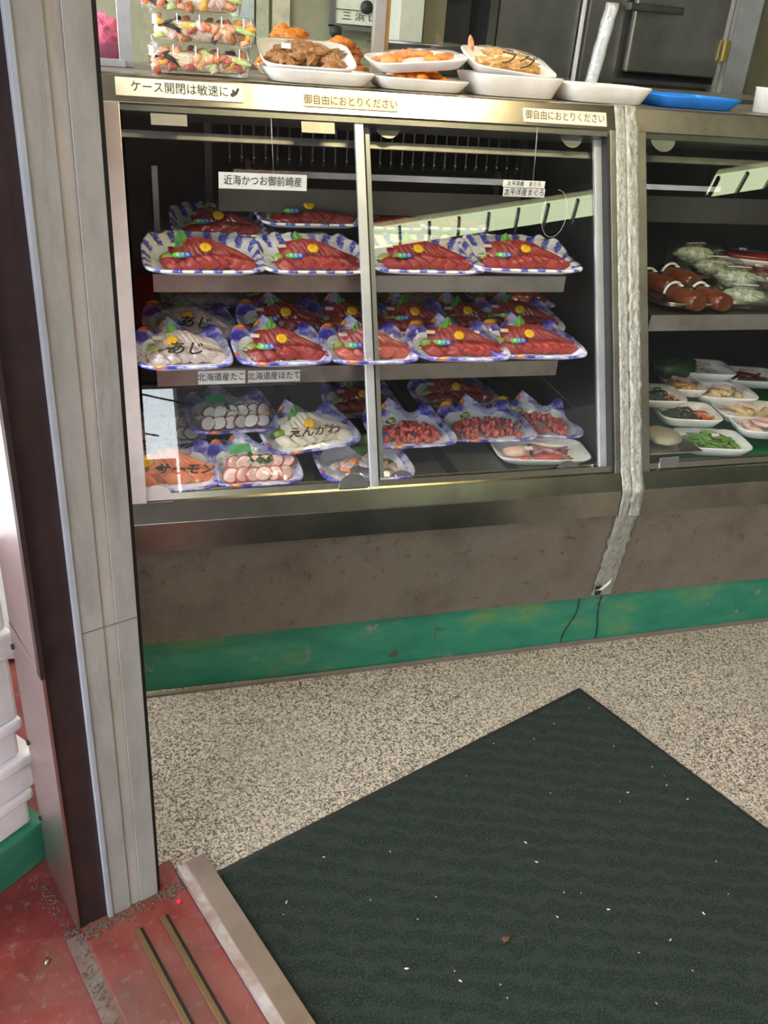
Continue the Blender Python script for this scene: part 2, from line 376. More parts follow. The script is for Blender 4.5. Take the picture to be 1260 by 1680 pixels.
# red door-track bed with two brass rails, then the steel sill
struct(MB().box(.004, .172, -3, .05, -.05, .0, fn=TH).build('trim_1', M['red'], bevel=.003))
struct(MB().box(.135, .20, .05, 4, -.3, .0, fn=TH).build('floor_edge', M['terrazzo']))
struct(MB().box(.172, .20, -6, .05, -.3, -.002, fn=TH).build('floor_seam', M['terrazzo']))
struct(MB().box(-.020, .004, -3, .0, -.05, -.004, fn=TH).build('trim_2', mat('worn_grey_concrete', (.14, .045, .038), .8, 0, (.17, .14, .12), 14, .8, .006)))
th = thing('door_track', 'brass-edged double sliding door rail set in worn red painted step', 'door track', TH(0, 0, 0))
def rel(o_, th): return lambda u, v, z: tuple(Vector(TH(u, v, z))-th.location)
for u0 in (.070, .112):
    MB().box(u0, u0+.009, -3, -.045, .0, .005, fn=rel(TH, th)).build('rail', mat('worn_brass_rail', (.20, .12, .06), .45, .5), th, bevel=.001)
    MB().box(u0+.009, u0+.014, -3, -.045, .0, .0012, fn=rel(TH, th)).build('groove', M['black'], th)
ts = thing('threshold_strip', 'pale steel threshold strip between red step and green mat', 'threshold', TH(.175, 0, 0))
MB().box(.172, .185, -3, .02, -.02, .014, fn=rel(TH, ts)).build('side_face', mat('pale_worn_metal', (.55, .50, .49), .45, .4, (.36, .25, .22), 30), ts)
MB().box(.185, .222, -3, .02, -.02, .016, fn=rel(TH, ts)).build('top_face', steel('brown_steel', (.42, .33, .28), .4, (.32, .24, .2)), ts, bevel=.001)

# ceiling over the shop, with two light strips hung below it
struct(MB().box(.15, 9, -6, 4, 3.0, 3.1, fn=TH).build('ceiling', M['ceiling']))
struct(MB().box(-6, 7, 3.62, 3.72, 0, 3.0).build('wall_back', M['cream_wall']))
struct(MB().box(5.6, 5.7, -4, 3.7, 0, 3.0).build('wall_right', M['dark_wall']))
def light_strip(x0, x1, label):
    s0 = Vector((1.50, -1.13, 0)); sl = .285
    L = math.hypot(x1-x0, (x1-x0)*sl); t = thing('ceiling_light', label, 'light', (x0, s0.y+(x0-1.5)*sl, 2.90), (0, 0, math.atan(sl)), 'louvred strip lights')
    boxo('housing', t, M['steel_dull'], 0, L, -.13, .13, .05, .10)
    boxo('diffuser', t, M['boxlight'], .0, L, -.085, .085, .02, .048)
    k = int(L/.16)
    for i in range(k+1): boxo('louvre', t, M['steel_dark'], i*L/k-.008, i*L/k+.008, -.11, .11, .0, .02)
M['boxlight'] = emit('pale_green_diffuser', (.88, 1.0, .62), BOX_E)
M['tube'] = emit('warm_tube', (1.0, .86, .50), LAMP_E)
light_strip(1.46, 2.98, 'long louvred pale green strip light under the shop ceiling')
light_strip(3.42, 4.9, 'second louvred strip light farther right under the ceiling')
fx = thing('fluorescent_lamp', 'warm fluorescent lamp hanging above the display case front', 'lamp', (.98, .80, 2.50), (0, 0, 0))
boxo('housing', fx, M['alu'], -.36, .36, -.06, .06, .03, .09)
for dy in (-.03, .03): MB().tube([(-.34, dy, .012), (.34, dy, .012)], .014).build('tube', M['tube'], fx)
MB().tube([(0, 0, .09), (0, 0, .245)], .006).build('cord', M['cable'], fx)
kl = thing('added_kitchen_lamp', 'added unseen square lamp lighting the kitchen behind the counter', 'lamp', (1.6, 2.9, 2.9))  # unseen lamp, added to light the kitchen background
boxo('housing', kl, M['alu'], -.35, .35, -.2, .2, .02, .10)
boxo('diffuser', kl, emit('added_kitchen_diffuser', (1, .93, .72), 6), -.33, .33, -.18, .18, 0, .02)

# street side: awning, house opposite, overhead wires
aw = thing('awning', 'street awning with dark frame and red cloth stripe', 'awning', (-.4, -.6, 2.75))
boxo('cover', aw, mat('grey_awning_cloth', (.06, .065, .065), .7), -1.1, 1.6, -2.0, 1.75, 0, .03)
boxo('stripe', aw, M['red_awning'], -1.1, .60, -1.2, -.62, -.04, -.035)
MB().tube([(-1.1, -2.0, -.02), (1.6, -2.0, -.02)], .02).build('front_bar', M['alu'], aw)
hb = thing('house', 'dark house front across the street', 'building', (3.2, -5.2, 0))
boxo('wall', hb, mat('dark_house_wall', (.035, .032, .03), .8), -2.70, 4, -.6, 0, 0, 6)
boxo('low_house', hb, mat('grey_pink_wall', (.10, .08, .10), .8), -7.5, -2.72, -1.6, -.8, 0, 3.55)
boxo('window', hb, M['steel_dark'], -1.6, -.2, 0, .03, 1.2, 2.6)
boxo('roof', hb, M['cable'], -2.72, 4.2, -.8, .15, 6, 6.2)
for i, (x0, z0) in enumerate(((-2.4, 3.5), (-2.4, 3.8), (-2.6, 4.2), (-2.2, 4.5))):
    o = MB().tube([(x0+j*.36, -4.4-.05*j, z0-.13*j+.03*(j-4)**2*.3) for j in range(9)], .010, 5).build('overhead_wire', M['cable'])
    prop(o, 'black overhead wire above the street, reflected in case glass', 'wire', 'overhead street wires')

# ------------------------------------------------------------------ display cases
A0 = Vector((0, 1.479, .461)); SD = Vector((0, .286, .655)); SL = SD.length; SD.normalize(); SN = Vector((0, -SD.z, SD.y))
def SLT(x, s, n): return tuple(Vector((x, A0.y, A0.z))+SD*s+SN*n)
case_root = {}
def display_case(x0, x1, label, left_taper=0.0, pw=.030):
    c = thing('display_case', label, 'display case', (x0, 1.5, .133)); case_root[x0] = c
    def rb(name, m_, a, b, y0, y1, z0, z1, bev=0): return MB().box(a-x0, b-x0, y0-1.5, y1-1.5, z0-.133, z1-.133).build(name, m_, c, bevel=bev)
    def rp(name, m_, prof, a, b, bev=0):
        return MB().prism([(y-1.5, z-.133) for y, z in prof], a-x0, b-x0).build(name, m_, c, bevel=bev)
    def rs(name, m_, a, b, s0, s1, n0, n1, bev=0, par=None, a2=None):
        f = lambda x, s, n: tuple(Vector(SLT(x, s, n))-c.location)
        mb = MB().box(a, b, s0, s1, n0, n1, fn=f)
        return mb.build(name, m_, par or c, bevel=bev)
    # lower body, slanting in towards the plinth
    rp('body_panel', M['body'], [(1.486, .133), (2.25, .133), (2.25, .372), (1.459, .372)], x0+.001, x1-.001)
    rp('sill', [M['sill']], [(1.4575, .369), (1.454, .3695), (1.457, .428), (1.479, .461), (1.492, .461), (1.492, .44), (2.25, .44), (2.25, .369)], x0, x1, .0012)
    rp('deck', mat('deck_plate', (.075, .07, .062), .4, .4, (.11, .105, .095), 8), [(1.493, .4405), (2.2, .4405), (2.2, .447), (1.493, .447)], x0+.03, x1-.03)
    for k in range(7):
        xx = x0+.1+k*(x1-x0-.2)/6
        rp('deck_slot', M['black'], [(1.52, .447), (2.1, .447), (2.1, .4478), (1.52, .4478)], xx-.014, xx+.014)
    # bottom tracks for sliding doors
    rs('track', M['brass_steel'], x0+.03, x1-.03, .002, .016, -.012, -.009)
    rs('track', M['brass_steel'], x0+.03, x1-.03, .002, .014, -.030, -.027)
    rs('track', M['brass_steel'], x0+.03, x1-.03, .002, .020, -.050, -.046)
    # end posts along the slanted front
    rs('post', M['alu_pink'] if left_taper else M['steel_dull'], x0, x0+pw, 0, SL, -.055, 0, .001)
    rs('post', M['steel_dull'], x1-.036, x1, 0, SL, -.055, 0, .001)
    # top rail: tilted face, then the flat top
    rp('top_rail', M['rail'] if left_taper else M['steel_dull'], [(1.765, 1.116), (1.787, 1.158), (1.792, 1.161), (1.83, 1.161), (1.83, 1.105), (1.79, 1.105)], x0, x1, .001)
    rb('top', M['steel_dull'], x0, x1, 1.8305, 2.28, 1.125, 1.161)
    # upper runner the doors hang from
    rs('runner', M['steel_dark'], x0+.03, x1-.03, SL-.012, SL+.005, -.05, -.004)
    rs('runner', M['steel_dull'], x0+.03, x1-.03, SL-.045, SL-.032, -.052, -.046)
    # linings
    rp('side_panel', M['inner_grey'], [(1.55, .44), (2.2, .44), (2.2, 1.10), (1.84, 1.10)], x0+.004, x0+.018)
    rp('side_panel', M['inner'], [(1.55, .44), (2.2, .44), (2.2, 1.10), (1.84, 1.10)], x1-.018, x1-.004)
    rb('back_panel', M['inner'], x0+.02, x1-.02, 2.2, 2.215, .44, 1.12)
    rb('ceiling_panel', M['inner'], x0+.02, x1-.02, 1.84, 2.2, 1.09, 1.10)
    return c, rb, rp, rs
M['brass_steel'] = steel('warm_track_steel', (.62, .56, .42), .22, (.56, .50, .36))
M['sill'] = steel('sill_steel', (.40, .385, .34), .22, (.27, .255, .22))
M['rail'] = steel('rail_steel', (.60, .55, .47), .20, (.50, .44, .36))
c1, rb, rp, rs = display_case(-.005, 1.040, 'left stainless glass-fronted display case full of sashimi trays', .03)
# interior fittings of case 1
def shelf(rb, rp, x0, x1, y0, y1, z, lip=.034):
    # folded steel shelf: lip, pan and a back flange
    rp('shelf', M['steel_shelf'], [(y0, z), (y1, z), (y1, z-.004), (y0+.004, z-.004), (y0+.004, z-lip), (y0, z-lip)], x0, x1, .0008)
shelf(rb, rp, .065, .925, 1.700, 2.10, .829)
shelf(rb, rp, .060, .900, 1.625, 2.10, .668)
for xx in (.215, .92):
    rb('shelf_post', M['steel_dark'], xx-.008, xx+.008, 2.12, 2.136, .45, 1.09)
    for zz in (.82, .655): rb('shelf_bracket', M['steel_dark'], xx-.006, xx+.006, 1.75, 2.12, zz-.022, zz-.004)
rb('front_rod', M['alu'], .085, .097, 2.0, 2.012, .84, .98)
rp('coil_cover', mat('coil_cover_paint', (.085, .078, .06), .5, .3, (.12, .11, .085), 6), [(1.93, .905), (1.93, .955), (1.934, .955), (1.934, .909), (2.05, .909), (2.05, .905)], .215, .90)
rp('drip_rail', M['steel'], [(1.96, .972), (1.96, .985), (1.975, .985), (1.975, .972)], .25, .96)
fin = MB().box(-.0015, .0015, 0, .10, 0, .085).mesh('fin', M['steel_dark'])
tip = MB().tube([(0, 0, 0), (0, -.004, 0)], .0022, 6).mesh('fin_tip', M['alu_bright'])
for i in range(27):
    f = link('fin', fin, c1, T(.25+i*.0258+.005, 2.02-1.5, .99-.133)); link('fin_tip', tip, f, T(0, -.001, .012))
rb('hanger', M['steel'], .318, .336, 1.94, 1.944, .80, .905)
rb('warm_pipe', M['wood'], .30, .312, 2.14, 2.152, .85, 1.08)
sp = MB().box(0, .10, 0, .35, 0, .003).build('slanted_guard', M['clear'], c1, T(.905+.005, 1.66-1.5, .60-.133) @ Rm('Y', 38))
cord = MB().tube([(.93+.03*math.sin(a/3.)*1, 1.80-1.5, .94+.05*math.cos(a/3.)-.133) for a in range(0, 17)], .0007, 5).build('loose_wire', M['alu_bright'], c1)

# sliding doors
def glass_door(rs_, c, xa, xb, n, right_stile, label_m, left_stile=None):
    d = rs_('door', M['glass'], xa, xb, .006, SL-.008, n-.004, n)
    if right_stile: rs_('stile', label_m, xb-.017, xb, .0, SL-.006, n-.006, n+.003, .0008, par=d)
    if left_stile: rs_('stile', M['alu_dim'], xa+.004, xa+.017, .0, SL-.006, n-.006, n+.005, .0008, par=d)
    return d
d1 = glass_door(rs, c1, .030, .474, -.010, True, M['alu_bright'])
d2 = glass_door(rs, c1, .474, .999, -.030, True, M['alu_bright'], True)
rs('side_gap_strip', M['black'], .9992, 1.0038, 0, SL-.006, -.034, -.004)  # black strip paints in the dark gap beside the end post
rs('stile_gap_strip', M['black'], .474, .4785, 0, SL-.006, -.034, -.012, par=d2)  # black strip paints in the dark gap between the two stiles
def child_slant(name, mesh_fn, m_, par, c, bev=0):
    mb = MB(); mesh_fn(mb, lambda x, s, n: tuple(Vector(SLT(x, s, n))-c.location)); return mb.build(name, m_, par, bevel=bev)
def halfdisc(name, x, n, par, c, m_, r=.031, s0=.0, up=True):
    def fn(mb, f):
        pts = [(x+r*math.cos(PI*k/16), s0+(1 if up else -1)*r*.95*math.sin(PI*k/16)) for k in range(17)]
        k = len(pts); vs = [f(a, b, n) for a, b in pts]+[f(a, b, n+.002) for a, b in pts]
        mb.add(vs, [tuple(range(k)), tuple(range(2*k-1, k-1, -1))]+[(i, (i+1) % k, (i+1) % k+k, i+k) for i in range(k)])
    return child_slant(name, fn, m_, par, c)
for x, n, d, mm in ((.023+.02, -.0085, d1, M['alu_pink']), (.422, -.0085, d1, M['steel']), (.528, -.0285, d2, M['steel']), (.905, -.0285, d2, M['steel'])):
    halfdisc('roller_cover', x, n, d, c1, mm, .030, .004)
for x, d, n in ((.11, d1, -.0085), (.385, d1, -.0085)):
    rs('hanger_plate', M['steel_dull'], x-.032, x+.032, SL-.034, SL-.014, n, n+.002, par=d)
for x in (.53, .93): halfdisc('hanger_tab', x, -.0285, d2, c1, M['steel'], .024, SL-.008, False)

c2, rb2, rp2, rs2 = display_case(1.042, 2.45, 'right stainless display case with side dishes and foam trays', pw=.047)
rp2('shelf', M['steel_shelf'], [(1.67, .752), (2.10, .752), (2.10, .748), (1.674, .748), (1.674, .715), (1.67, .715)], 1.135, 2.38, .0008)
rp2('coil_cover', mat('coil_cover_paint', (.085, .078, .06), .5, .3, (.12, .11, .085), 6), [(1.93, .905), (1.93, .965), (1.934, .965), (1.934, .909), (2.05, .909), (2.05, .905)], 1.09, 2.38)
rp2('drip_rail', M['steel'], [(1.96, .975), (1.96, .987), (1.975, .987), (1.975, .975)], 1.18, 1.45)
rb2('wire_bracket', M['alu_bright'], 1.125, 1.129, 1.66, 1.664, .62, .70)
d3 = glass_door(rs2, c2, 1.0895, 1.78, -.010, True, M['alu_bright'])
d4 = glass_door(rs2, c2, 1.78, 2.42, -.030, True, M['alu_bright'], True)
rs2('roller_cover', M['steel'], 1.118, 1.168, .004, .028, -.0085, -.0065, .003, par=d3)
halfdisc('hanger_tab', 1.135, -.0085, d3, c2, M['steel'], .03, SL-.008, False)
halfdisc('roller_cover', 1.73, -.0085, d3, c2, M['steel'], .03, .004)

# plinth under both cases
pl = MB()
pl.add([(-.03, 1.500, 0), (.45, 1.490, 0), (2.46, 1.486, 0), (2.46, 2.2, 0), (-.03, 2.2, 0),
        (-.03, 1.502, .133), (.45, 1.492, .133), (2.46, 1.488, .133), (2.46, 2.2, .133), (-.03, 2.2, .133)],
       [(4, 3, 2, 1, 0), (5, 6, 7, 8, 9), (0, 1, 6, 5), (1, 2, 7, 6), (2, 3, 8, 7), (3, 4, 9, 8), (4, 0, 5, 9)])
o = pl.build('plinth', M['green_paint'], bevel=.003); prop(o, 'chipped green painted concrete plinth under the display cases', 'plinth')
for xx, lean in ((.985, .02), (1.045, -.008)):
    MB().tube([(xx+lean*math.sin(k)*.4-lean*k/6, 1.4868+.0006*k*0, .131-.131*k/6) for k in range(7)], .0014, 5).build('crack', M['black'], o)
MB().box(-.03, 2.46, 1.478, 1.487, 0, .006).build('grout_line', mat('dirty_grout', (.17, .14, .12), .8), o)

# foil tape over the joint
def tape(x0, x1, pts, seed, name, parent=None, crink=.003, wob=.003):
    # pts: profile polyline (y,z); offset outward
    P = []
    for a, b in zip(pts[:-1], pts[1:]):
        L = math.hypot(b[0]-a[0], b[1]-a[1]); k = max(2, int(L/.007))
        for i in range(k): P.append((a[0]+(b[0]-a[0])*i/k, a[1]+(b[1]-a[1])*i/k, L))
    P.append((*pts[-1], 1)); nx = 8; V = []; F = []
    for j, (y, z, _) in enumerate(P):
        e0 = wob*noise.noise((seed, j*.35, 0)); e1 = wob*noise.noise((seed+5, j*.35, 0))
        for i in range(nx+1):
            x = x0+e0+(x1+e1-x0-e0)*i/nx
            h = .0015+crink*abs(noise.noise((x*60+seed, z*45, y*45)))+crink*.6*abs(noise.noise((x*200, z*150, seed)))
            if i in (0, nx): h = .0006
            V.append((x, y-h, z+h*.15))
    for j in range(len(P)-1):
        for i in range(nx):
            a = j*(nx+1)+i; F.append((a, a+1, a+nx+2, a+nx+1))
    mb = MB().add(V, F, 0, True); return mb.build(name, M['foil'], parent, fix=False)
TP = [(1.81, 1.1625), (1.789, 1.1615), (1.764, 1.116), (1.478, .462), (1.456, .428), (1.4525, .369)]
tp = thing('foil_tape', 'crinkled silver foil tape sealing the joint between two cases', 'tape', (0, 0, 0))
tape(1.016, 1.040, TP, 1, 'strip', tp, .0012, .0012)
tape(1.0405, 1.069, TP, 9, 'strip', tp, .0045, .003)
tape(1.014, 1.066, [(1.4545, .37), (1.4835, .14)], 21, 'strip', tp, .003, .006)
MB().box(1.015, 1.030, 1.471, 1.4735, .148, .172).build('tear_hole', M['black'], tp, bevel=.001)
MB().add([(1.012, 1.472, .160), (1.020, 1.466, .168), (1.052, 1.470, .192), (1.045, 1.468, .178), (1.028, 1.467, .164)], [(0, 1, 2, 3, 4)]).build('torn_flap', mat('white_paper_scrap', (.85, .83, .80), .5), tp)

# ------------------------------------------------------------------ signs
def sign(name, label, p, w_, h_, txt, size, mat_, ink, tilt, yaw=0, cat='sign', sx=1, roll=0, extra=None, th_=.0012):
    t = thing(name, label, cat, p)
    mx = Rm('Z', yaw) @ Rm('X', tilt) @ Rm('Z', roll)          # local x right, y up, z towards the viewer
    MB().box(-w_/2, w_/2, -h_/2, h_/2, -th_, 0).build('card', mat_, t, mx)
    text(txt, size, ink, t, mx @ T(0, 0, .0004), sx=sx)
    if extra: extra(t, mx)
    return t
RT = 90-27.6        # tilt of the top rail face
def railpt(px, py):
    # point on the top rail face
    a = Vector((0, 1.765, 1.116)); n = Vector((0, -.042, .022)).normalized(); r = ray(px, py)
    return CP + r*(((a-CP).dot(n))/r.dot(n)) + n*.0022
def hand(t, mx):
    mb = MB()
    mb.add([(.089, -.006, 0), (.093, -.008, 0), (.101, -.003, 0), (.106, .007, 0), (.103, .010, 0), (.098, .002, 0), (.095, .006, 0), (.092, .005, 0), (.093, .000, 0), (.089, -.002, 0)], [tuple(range(10))])
    mb.build('hand_icon', M['ink'], t, mx @ T(0, 0, .0005))
sign('sticker', 'cream sticker with black kana at left end of top rail', railpt(296, 148), .225, .032, 'ケース開閉は敏速に', .0215, M['cream_sign'], M['ink'], RT, sx=.90, extra=hand)
sign('sticker', 'faded see-through sticker in the middle of the top rail', railpt(576, 169), .185, .024, '御自由におとりください', .0195, M['clear_sign'], M['ink_brown'], RT, sx=.86)
sign('sticker', 'pale sticker at right end of top rail by foil tape', railpt(927, 193), .188, .028, '御自由におとりください', .020, M['cream_sign'], M['ink_brown'], RT, sx=.82)
def wire(t, mx): MB().tube([(.02, .0, -.002), (.018, .05, -.002), (.015, .11, -.004)], .0007, 5).build('wire', M['alu_dim'], t, mx)
sign('hanging_sign', 'white card hanging at upper left inside the left case', at(432, 298, 1.75), .168, .029, '近海かつお御前崎産', .0190, M['sign'], M['ink'], 88, sx=.88, extra=wire)
p = at(861, 315, 1.90)
sign('hanging_sign', 'lower white card with bold kana at upper right in case', at(860, 316, 1.748), .094, .017, '太平洋産まぐろ', .0155, M['sign'], M['ink'], 88, sx=.85)
sign('hanging_sign', 'upper smaller card above the bold white card, with a wire', at(860, 302, 1.75), .094, .0135, '太平洋産　まぐろ', .0105, M['sign'], M['ink'], 88, sx=.92, extra=wire)
sign('shelf_label', 'left white card on the lip of the middle shelf', (at(364, 619, 1.6235)), .090, .027, '北海道産たこ', .0175, M['sign'], M['ink'], 90, sx=.88)
sign('shelf_label', 'right white card on the lip of the middle shelf', (at(450, 617, 1.6235)), .103, .024, '北海道産ほたて', .0175, M['sign'], M['ink'], 90, sx=.86)

# ------------------------------------------------------------------ food building blocks
CACHE = {}
def cached(key, fn):
    if key not in CACHE: CACHE[key] = fn()
    return CACHE[key]
def slab_mesh(mat_, seed, l=.055, w_=.026, t_=.007):
    t_ *= .72; w_ *= 1.12
    def f():
        rnd = random.Random(seed); nx, ny = 8, 5; V = []; F = []
        for side in (0, 1):
            for j in range(ny+1):
                for i in range(nx+1):
                    u, v = i/nx*2-1, j/ny*2-1
                    rx = 1-.08*abs(v)**5; ry = 1-.14*abs(u)**5
                    th = t_/2*(1-.75*max(abs(u), abs(v))**12)
                    x = u*l/2*rx+.006*v; y = v*w_/2*ry
                    zc = -.006*u*u+.003*noise.noise((u*2+seed, v*2, 0))
                    V.append((x, y, zc+(th if side else -th)))
        n = (nx+1)*(ny+1)
        for j in range(ny):
            for i in range(nx):
                a = j*(nx+1)+i; F.append((a, a+nx+1, a+nx+2, a+1)); F.append((a+n, a+1+n, a+nx+2+n, a+nx+1+n))
        bd = [i for i in range(nx+1)]+[j*(nx+1)+nx for j in range(1, ny+1)]+[ny*(nx+1)+i for i in range(nx-1, -1, -1)]+[j*(nx+1) for j in range(ny-1, 0, -1)]
        for k in range(len(bd)): a, b = bd[k], bd[(k+1) % len(bd)]; F.append((a, b, b+n, a+n))
        return MB().add(V, F, 0, True).mesh('slice', mat_)
    return cached(('slab', mat_.name, seed, l, w_, t_), f)
def blob_mesh(mat_, seed, sx=1, sy=1, sz=1, rough=.35, sub=2, fr=1.6):
    def f():
        bm = bmesh.new(); bmesh.ops.create_icosphere(bm, subdivisions=sub, radius=1)
        for v in bm.verts:
            d = 1+rough*noise.noise(v.co*fr+Vector((seed*3.1, 0, 0)))+rough*.4*noise.noise(v.co*fr*3+Vector((0, seed, 0)))
            v.co = Vector((v.co.x*sx, v.co.y*sy, v.co.z*sz))*d
        me = bpy.data.meshes.new('blob'); bm.to_mesh(me); bm.free(); me.materials.append(mat_)
        for p_ in me.polygons: p_.use_smooth = True
        return me
    return cached(('blob', mat_.name, seed, sx, sy, sz, rough, sub, fr), f)
def leaf_mesh(mat_, seed):
    def f():
        n = 30; V = [(0, .004, .002)]; F = []
        for k in range(n*2):
            a = 2*PI*k/(2*n); w0 = abs(math.sin(a/2))**.55     # a = 0 at the tip
            y = .042*math.cos(a) if a < PI/2 or a > 3*PI/2 else .020*math.cos(a)
            x = .036*math.sin(a)*(.30+.70*w0**3)*(1.06 if k % 2 else .93)
            V.append((x, y*(1.04 if k % 2 else .97), -abs(x)*.22+.003*noise.noise((x*60, y*60, seed))))
        N = len(V)
        for k in range(2*n): F.append((0, 1+k, 1+(k+1) % (2*n)))
        V2 = [(x, y, z-.0006) for x, y, z in V]; V += V2
        for k in range(2*n): F.append((N, N+1+(k+1) % (2*n), N+1+k)); F.append((1+k, N+1+k, N+1+(k+1) % (2*n), 1+(k+1) % (2*n)))
        return MB().add(V, F, 0, False).mesh('leaf', mat_)
    return cached(('leaf', mat_.name, seed), f)
def flower_mesh():
    def f():
        L = []; n = 40
        for r, z in ((.002, 0), (.0098, .002), (.0112, .006), (.0085, .009), (.005, .0075), (.0015, .0085)):
            L.append([((r*(1+.11*math.cos(10*2*PI*k/n)))*math.cos(2*PI*k/n), (r*(1+.11*math.cos(10*2*PI*k/n)))*math.sin(2*PI*k/n), z+.0008*math.cos(20*2*PI*k/n)) for k in range(n)])
        return MB().loops(L, [0]*5).mesh('flower', M['flower'])
    return cached('flower', f)
def shred(n, w_, d_, h_, mat_, seed, r=.0011, x0=0, y0=0):
    rnd = random.Random(seed); mb = MB()
    for _ in range(n):
        x, y = x0+rnd.uniform(-w_, w_)/2, y0+rnd.uniform(-d_, d_)/2; a = rnd.uniform(0, PI); l = rnd.uniform(.018, .035)
        z = h_*rnd.uniform(.2, 1)*(1-.5*(abs(x-x0)/(w_/2))**2)
        mb.tube([(x+math.cos(a)*l*(k-1.5)/3+.003*rnd.uniform(-1, 1), y+math.sin(a)*l*(k-1.5)/3+.003*rnd.uniform(-1, 1), z+.003*math.sin(k*1.4)) for k in range(4)], r, 4)
    return mb.mesh('threads', mat_)
def sell(t, a, b, e):
    c, s = math.cos(t), math.sin(t)
    return a*math.copysign(abs(c)**(2/e), c), b*math.copysign(abs(s)**(2/e), s)
def tray_shape(w_, d_, kind):
    """rim(t) -> x, y, z of the rim, t counterclockwise from +x; back is +y"""
    e = 5.5 if kind == 'wave' else 5.0
    def rim(t):
        x, y = sell(t, w_/2, d_/2, e)
        b = max(0, y/(d_/2)); z = .014+.006*(1-abs(y)/(d_/2))
        if kind == 'wave':
            k = max(0, b-.2)/.8
            z += .034*k+.0035*math.sin(x*190)*k
            if b > .5: y += .010*(1-(x/(w_/2))**2)+.002*math.sin(x*190)
        else:
            k = max(0, b-.35)/.65
            pk = .034*min(1, 1.5*max(0, 1-abs(x+.015)/.034))+.020*min(1, 1.5*max(0, 1-abs(abs(x+.005)-.068)/.024))
            z += k*(.012+pk); y += k*pk*.35
        return x, y, z
    return rim
def make_tray_mesh(w_, d_, kind):
    def f():
        rim = tray_shape(w_, d_, kind); n = 96; L = [[] for _ in range(7)]
        for k in range(n):
            t = 2*PI*(k+.5)/n; x, y, z = rim(t); bx, by = sell(t, w_/2*.80, d_/2*.72, 4.5); by -= .004
            L[0].append((bx*.98, by*.98, .003)); L[1].append((bx, by, .0035))
            mx_, my_ = bx*.55+x*.45, by*.55+y*.45; L[2].append((mx_, my_, .0035+(z-.0035)*.5))
            L[3].append((x, y, z)); nx_, ny_ = x*(1+.005/(w_/2)), y*(1+.005/(d_/2)); L[4].append((nx_, ny_, z-.0005)); L[5].append((nx_, ny_, z-.0045))
            L[6].append((bx*1.02, by*1.02, 0.0))
        mb = MB(); mb.loops(L, [0, 0, 1, 1, 1, 2]); 
        me = mb.mesh('tray', [M['tray_white'], M['blue_wave'] if kind == 'wave' else M['purple'], M['tray_white']])
        uv = me.uv_layers.new(name='uv')
        arc = [0.0]
        for k in range(n): arc.append(arc[-1]+(Vector(L[3][(k+1) % n])-Vector(L[3][k])).length)
        for p_ in me.polygons:
            for li in p_.loop_indices:
                vi = me.loops[li].vertex_index
                uv.data[li].uv = (arc[vi % n]/arc[-1], me.vertices[vi].co.z*10)
            us = [uv.data[li].uv[0] for li in p_.loop_indices]
            if max(us)-min(us) > .5:
                for li in p_.loop_indices:
                    if uv.data[li].uv[0] < .5: uv.data[li].uv = (uv.data[li].uv[0]+1, uv.data[li].uv[1])
        return me
    return cached(('tray', round(w_, 3), round(d_, 3), kind), f)
def film_mesh(w_, d_, kind, h, seed):
    rim = tray_shape(w_, d_, kind); n = 48; L = []
    for j in range(7):
        q = j/6; R = []
        for k in range(n):
            x, y, z = rim(2*PI*(k+.5)/n); s = 1-q*.97
            zz = z+.0012+(h-z)*(1-(1-q)**2.2)+.0022*noise.noise((x*s*45+seed, y*s*45, seed))*(1 if j else 0)
            R.append((x*s, y*s, zz))
        L.append(R)
    return MB().loops(L, [0]*6, cap0=False).mesh('film_wrap', M['film'], fix=False)
def foam_mesh(w_, d_, h, flare=.82):
    def f():
        n = 72; L = [[] for _ in range(8)]
        for k in range(n):
            t = 2*PI*(k+.5)/n; x, y = sell(t, w_/2, d_/2, 5.5); bx, by = sell(t, w_/2*flare, d_/2*flare*.97, 4.5)
            g = lambda q: (bx+(x-bx)*q, by+(y-by)*q)
            L[0].append((bx*.95, by*.95, .004)); L[1].append((*g(.08), .006)); L[2].append((*g(.86), h-.003)); L[3].append((*g(.92), h))
            L[4].append((x, y, h)); L[5].append((x*1.004, y*1.006, h-.003)); L[6].append((*g(.1), .001)); L[7].append((bx*.97, by*.97, 0))
        return MB().loops(L, [0]*7).mesh('foam_tray', M['foam'])
    return cached(('foam', round(w_, 3), round(d_, 3), h, flare), f)

def sticker_oval(par, mx, lab=None):
    n = 24; mb = MB(); pts = [(.019*math.cos(2*PI*k/n), .0068*math.sin(2*PI*k/n)) for k in range(n)]
    for x, y in pts: pass
    V = [(x, y, 0) for x, y in pts]+[(x, y, .0006) for x, y in pts]
    mb.add(V, [tuple(range(n))[::-1], tuple(range(n, 2*n))]+[(i, (i+1) % n, (i+1) % n+n, i+n) for i in range(n)])
    o_ = mb.build('sticker', M['oval'], par, mx); text('まぐろ', .0092, M['tray_white'], o_, T(.001, 0, .0009), bold=.0002)
    return o_
def make_oval():
    m_, t, p_ = nt('green_to_blue_label'); v = coord(t); sp_ = t.nodes.new('ShaderNodeSeparateXYZ'); t.links.new(v, sp_.inputs[0])
    mr = t.nodes.new('ShaderNodeMapRange'); mr.inputs['From Min'].default_value = -.02; mr.inputs['From Max'].default_value = .02
    t.links.new(sp_.outputs[0], mr.inputs[0])
    t.links.new(ramp(t, mr.outputs[0], [(.2, (.10, .62, .05)), (.45, (.02, .45, .25)), (.65, (.02, .12, .60)), (1, (.01, .05, .45))]), p_.inputs['Base Color'])
    p_.inputs['Roughness'].default_value = .3; return m_
M['oval'] = make_oval()
def price(par, x, y, z, yaw=0, tilt=25):
    MB().box(-.009, .009, -.005, .005, 0, .0005).build('price_label', M['label'], par, T(x, y, z) @ Rm('Z', yaw) @ Rm('X', tilt))

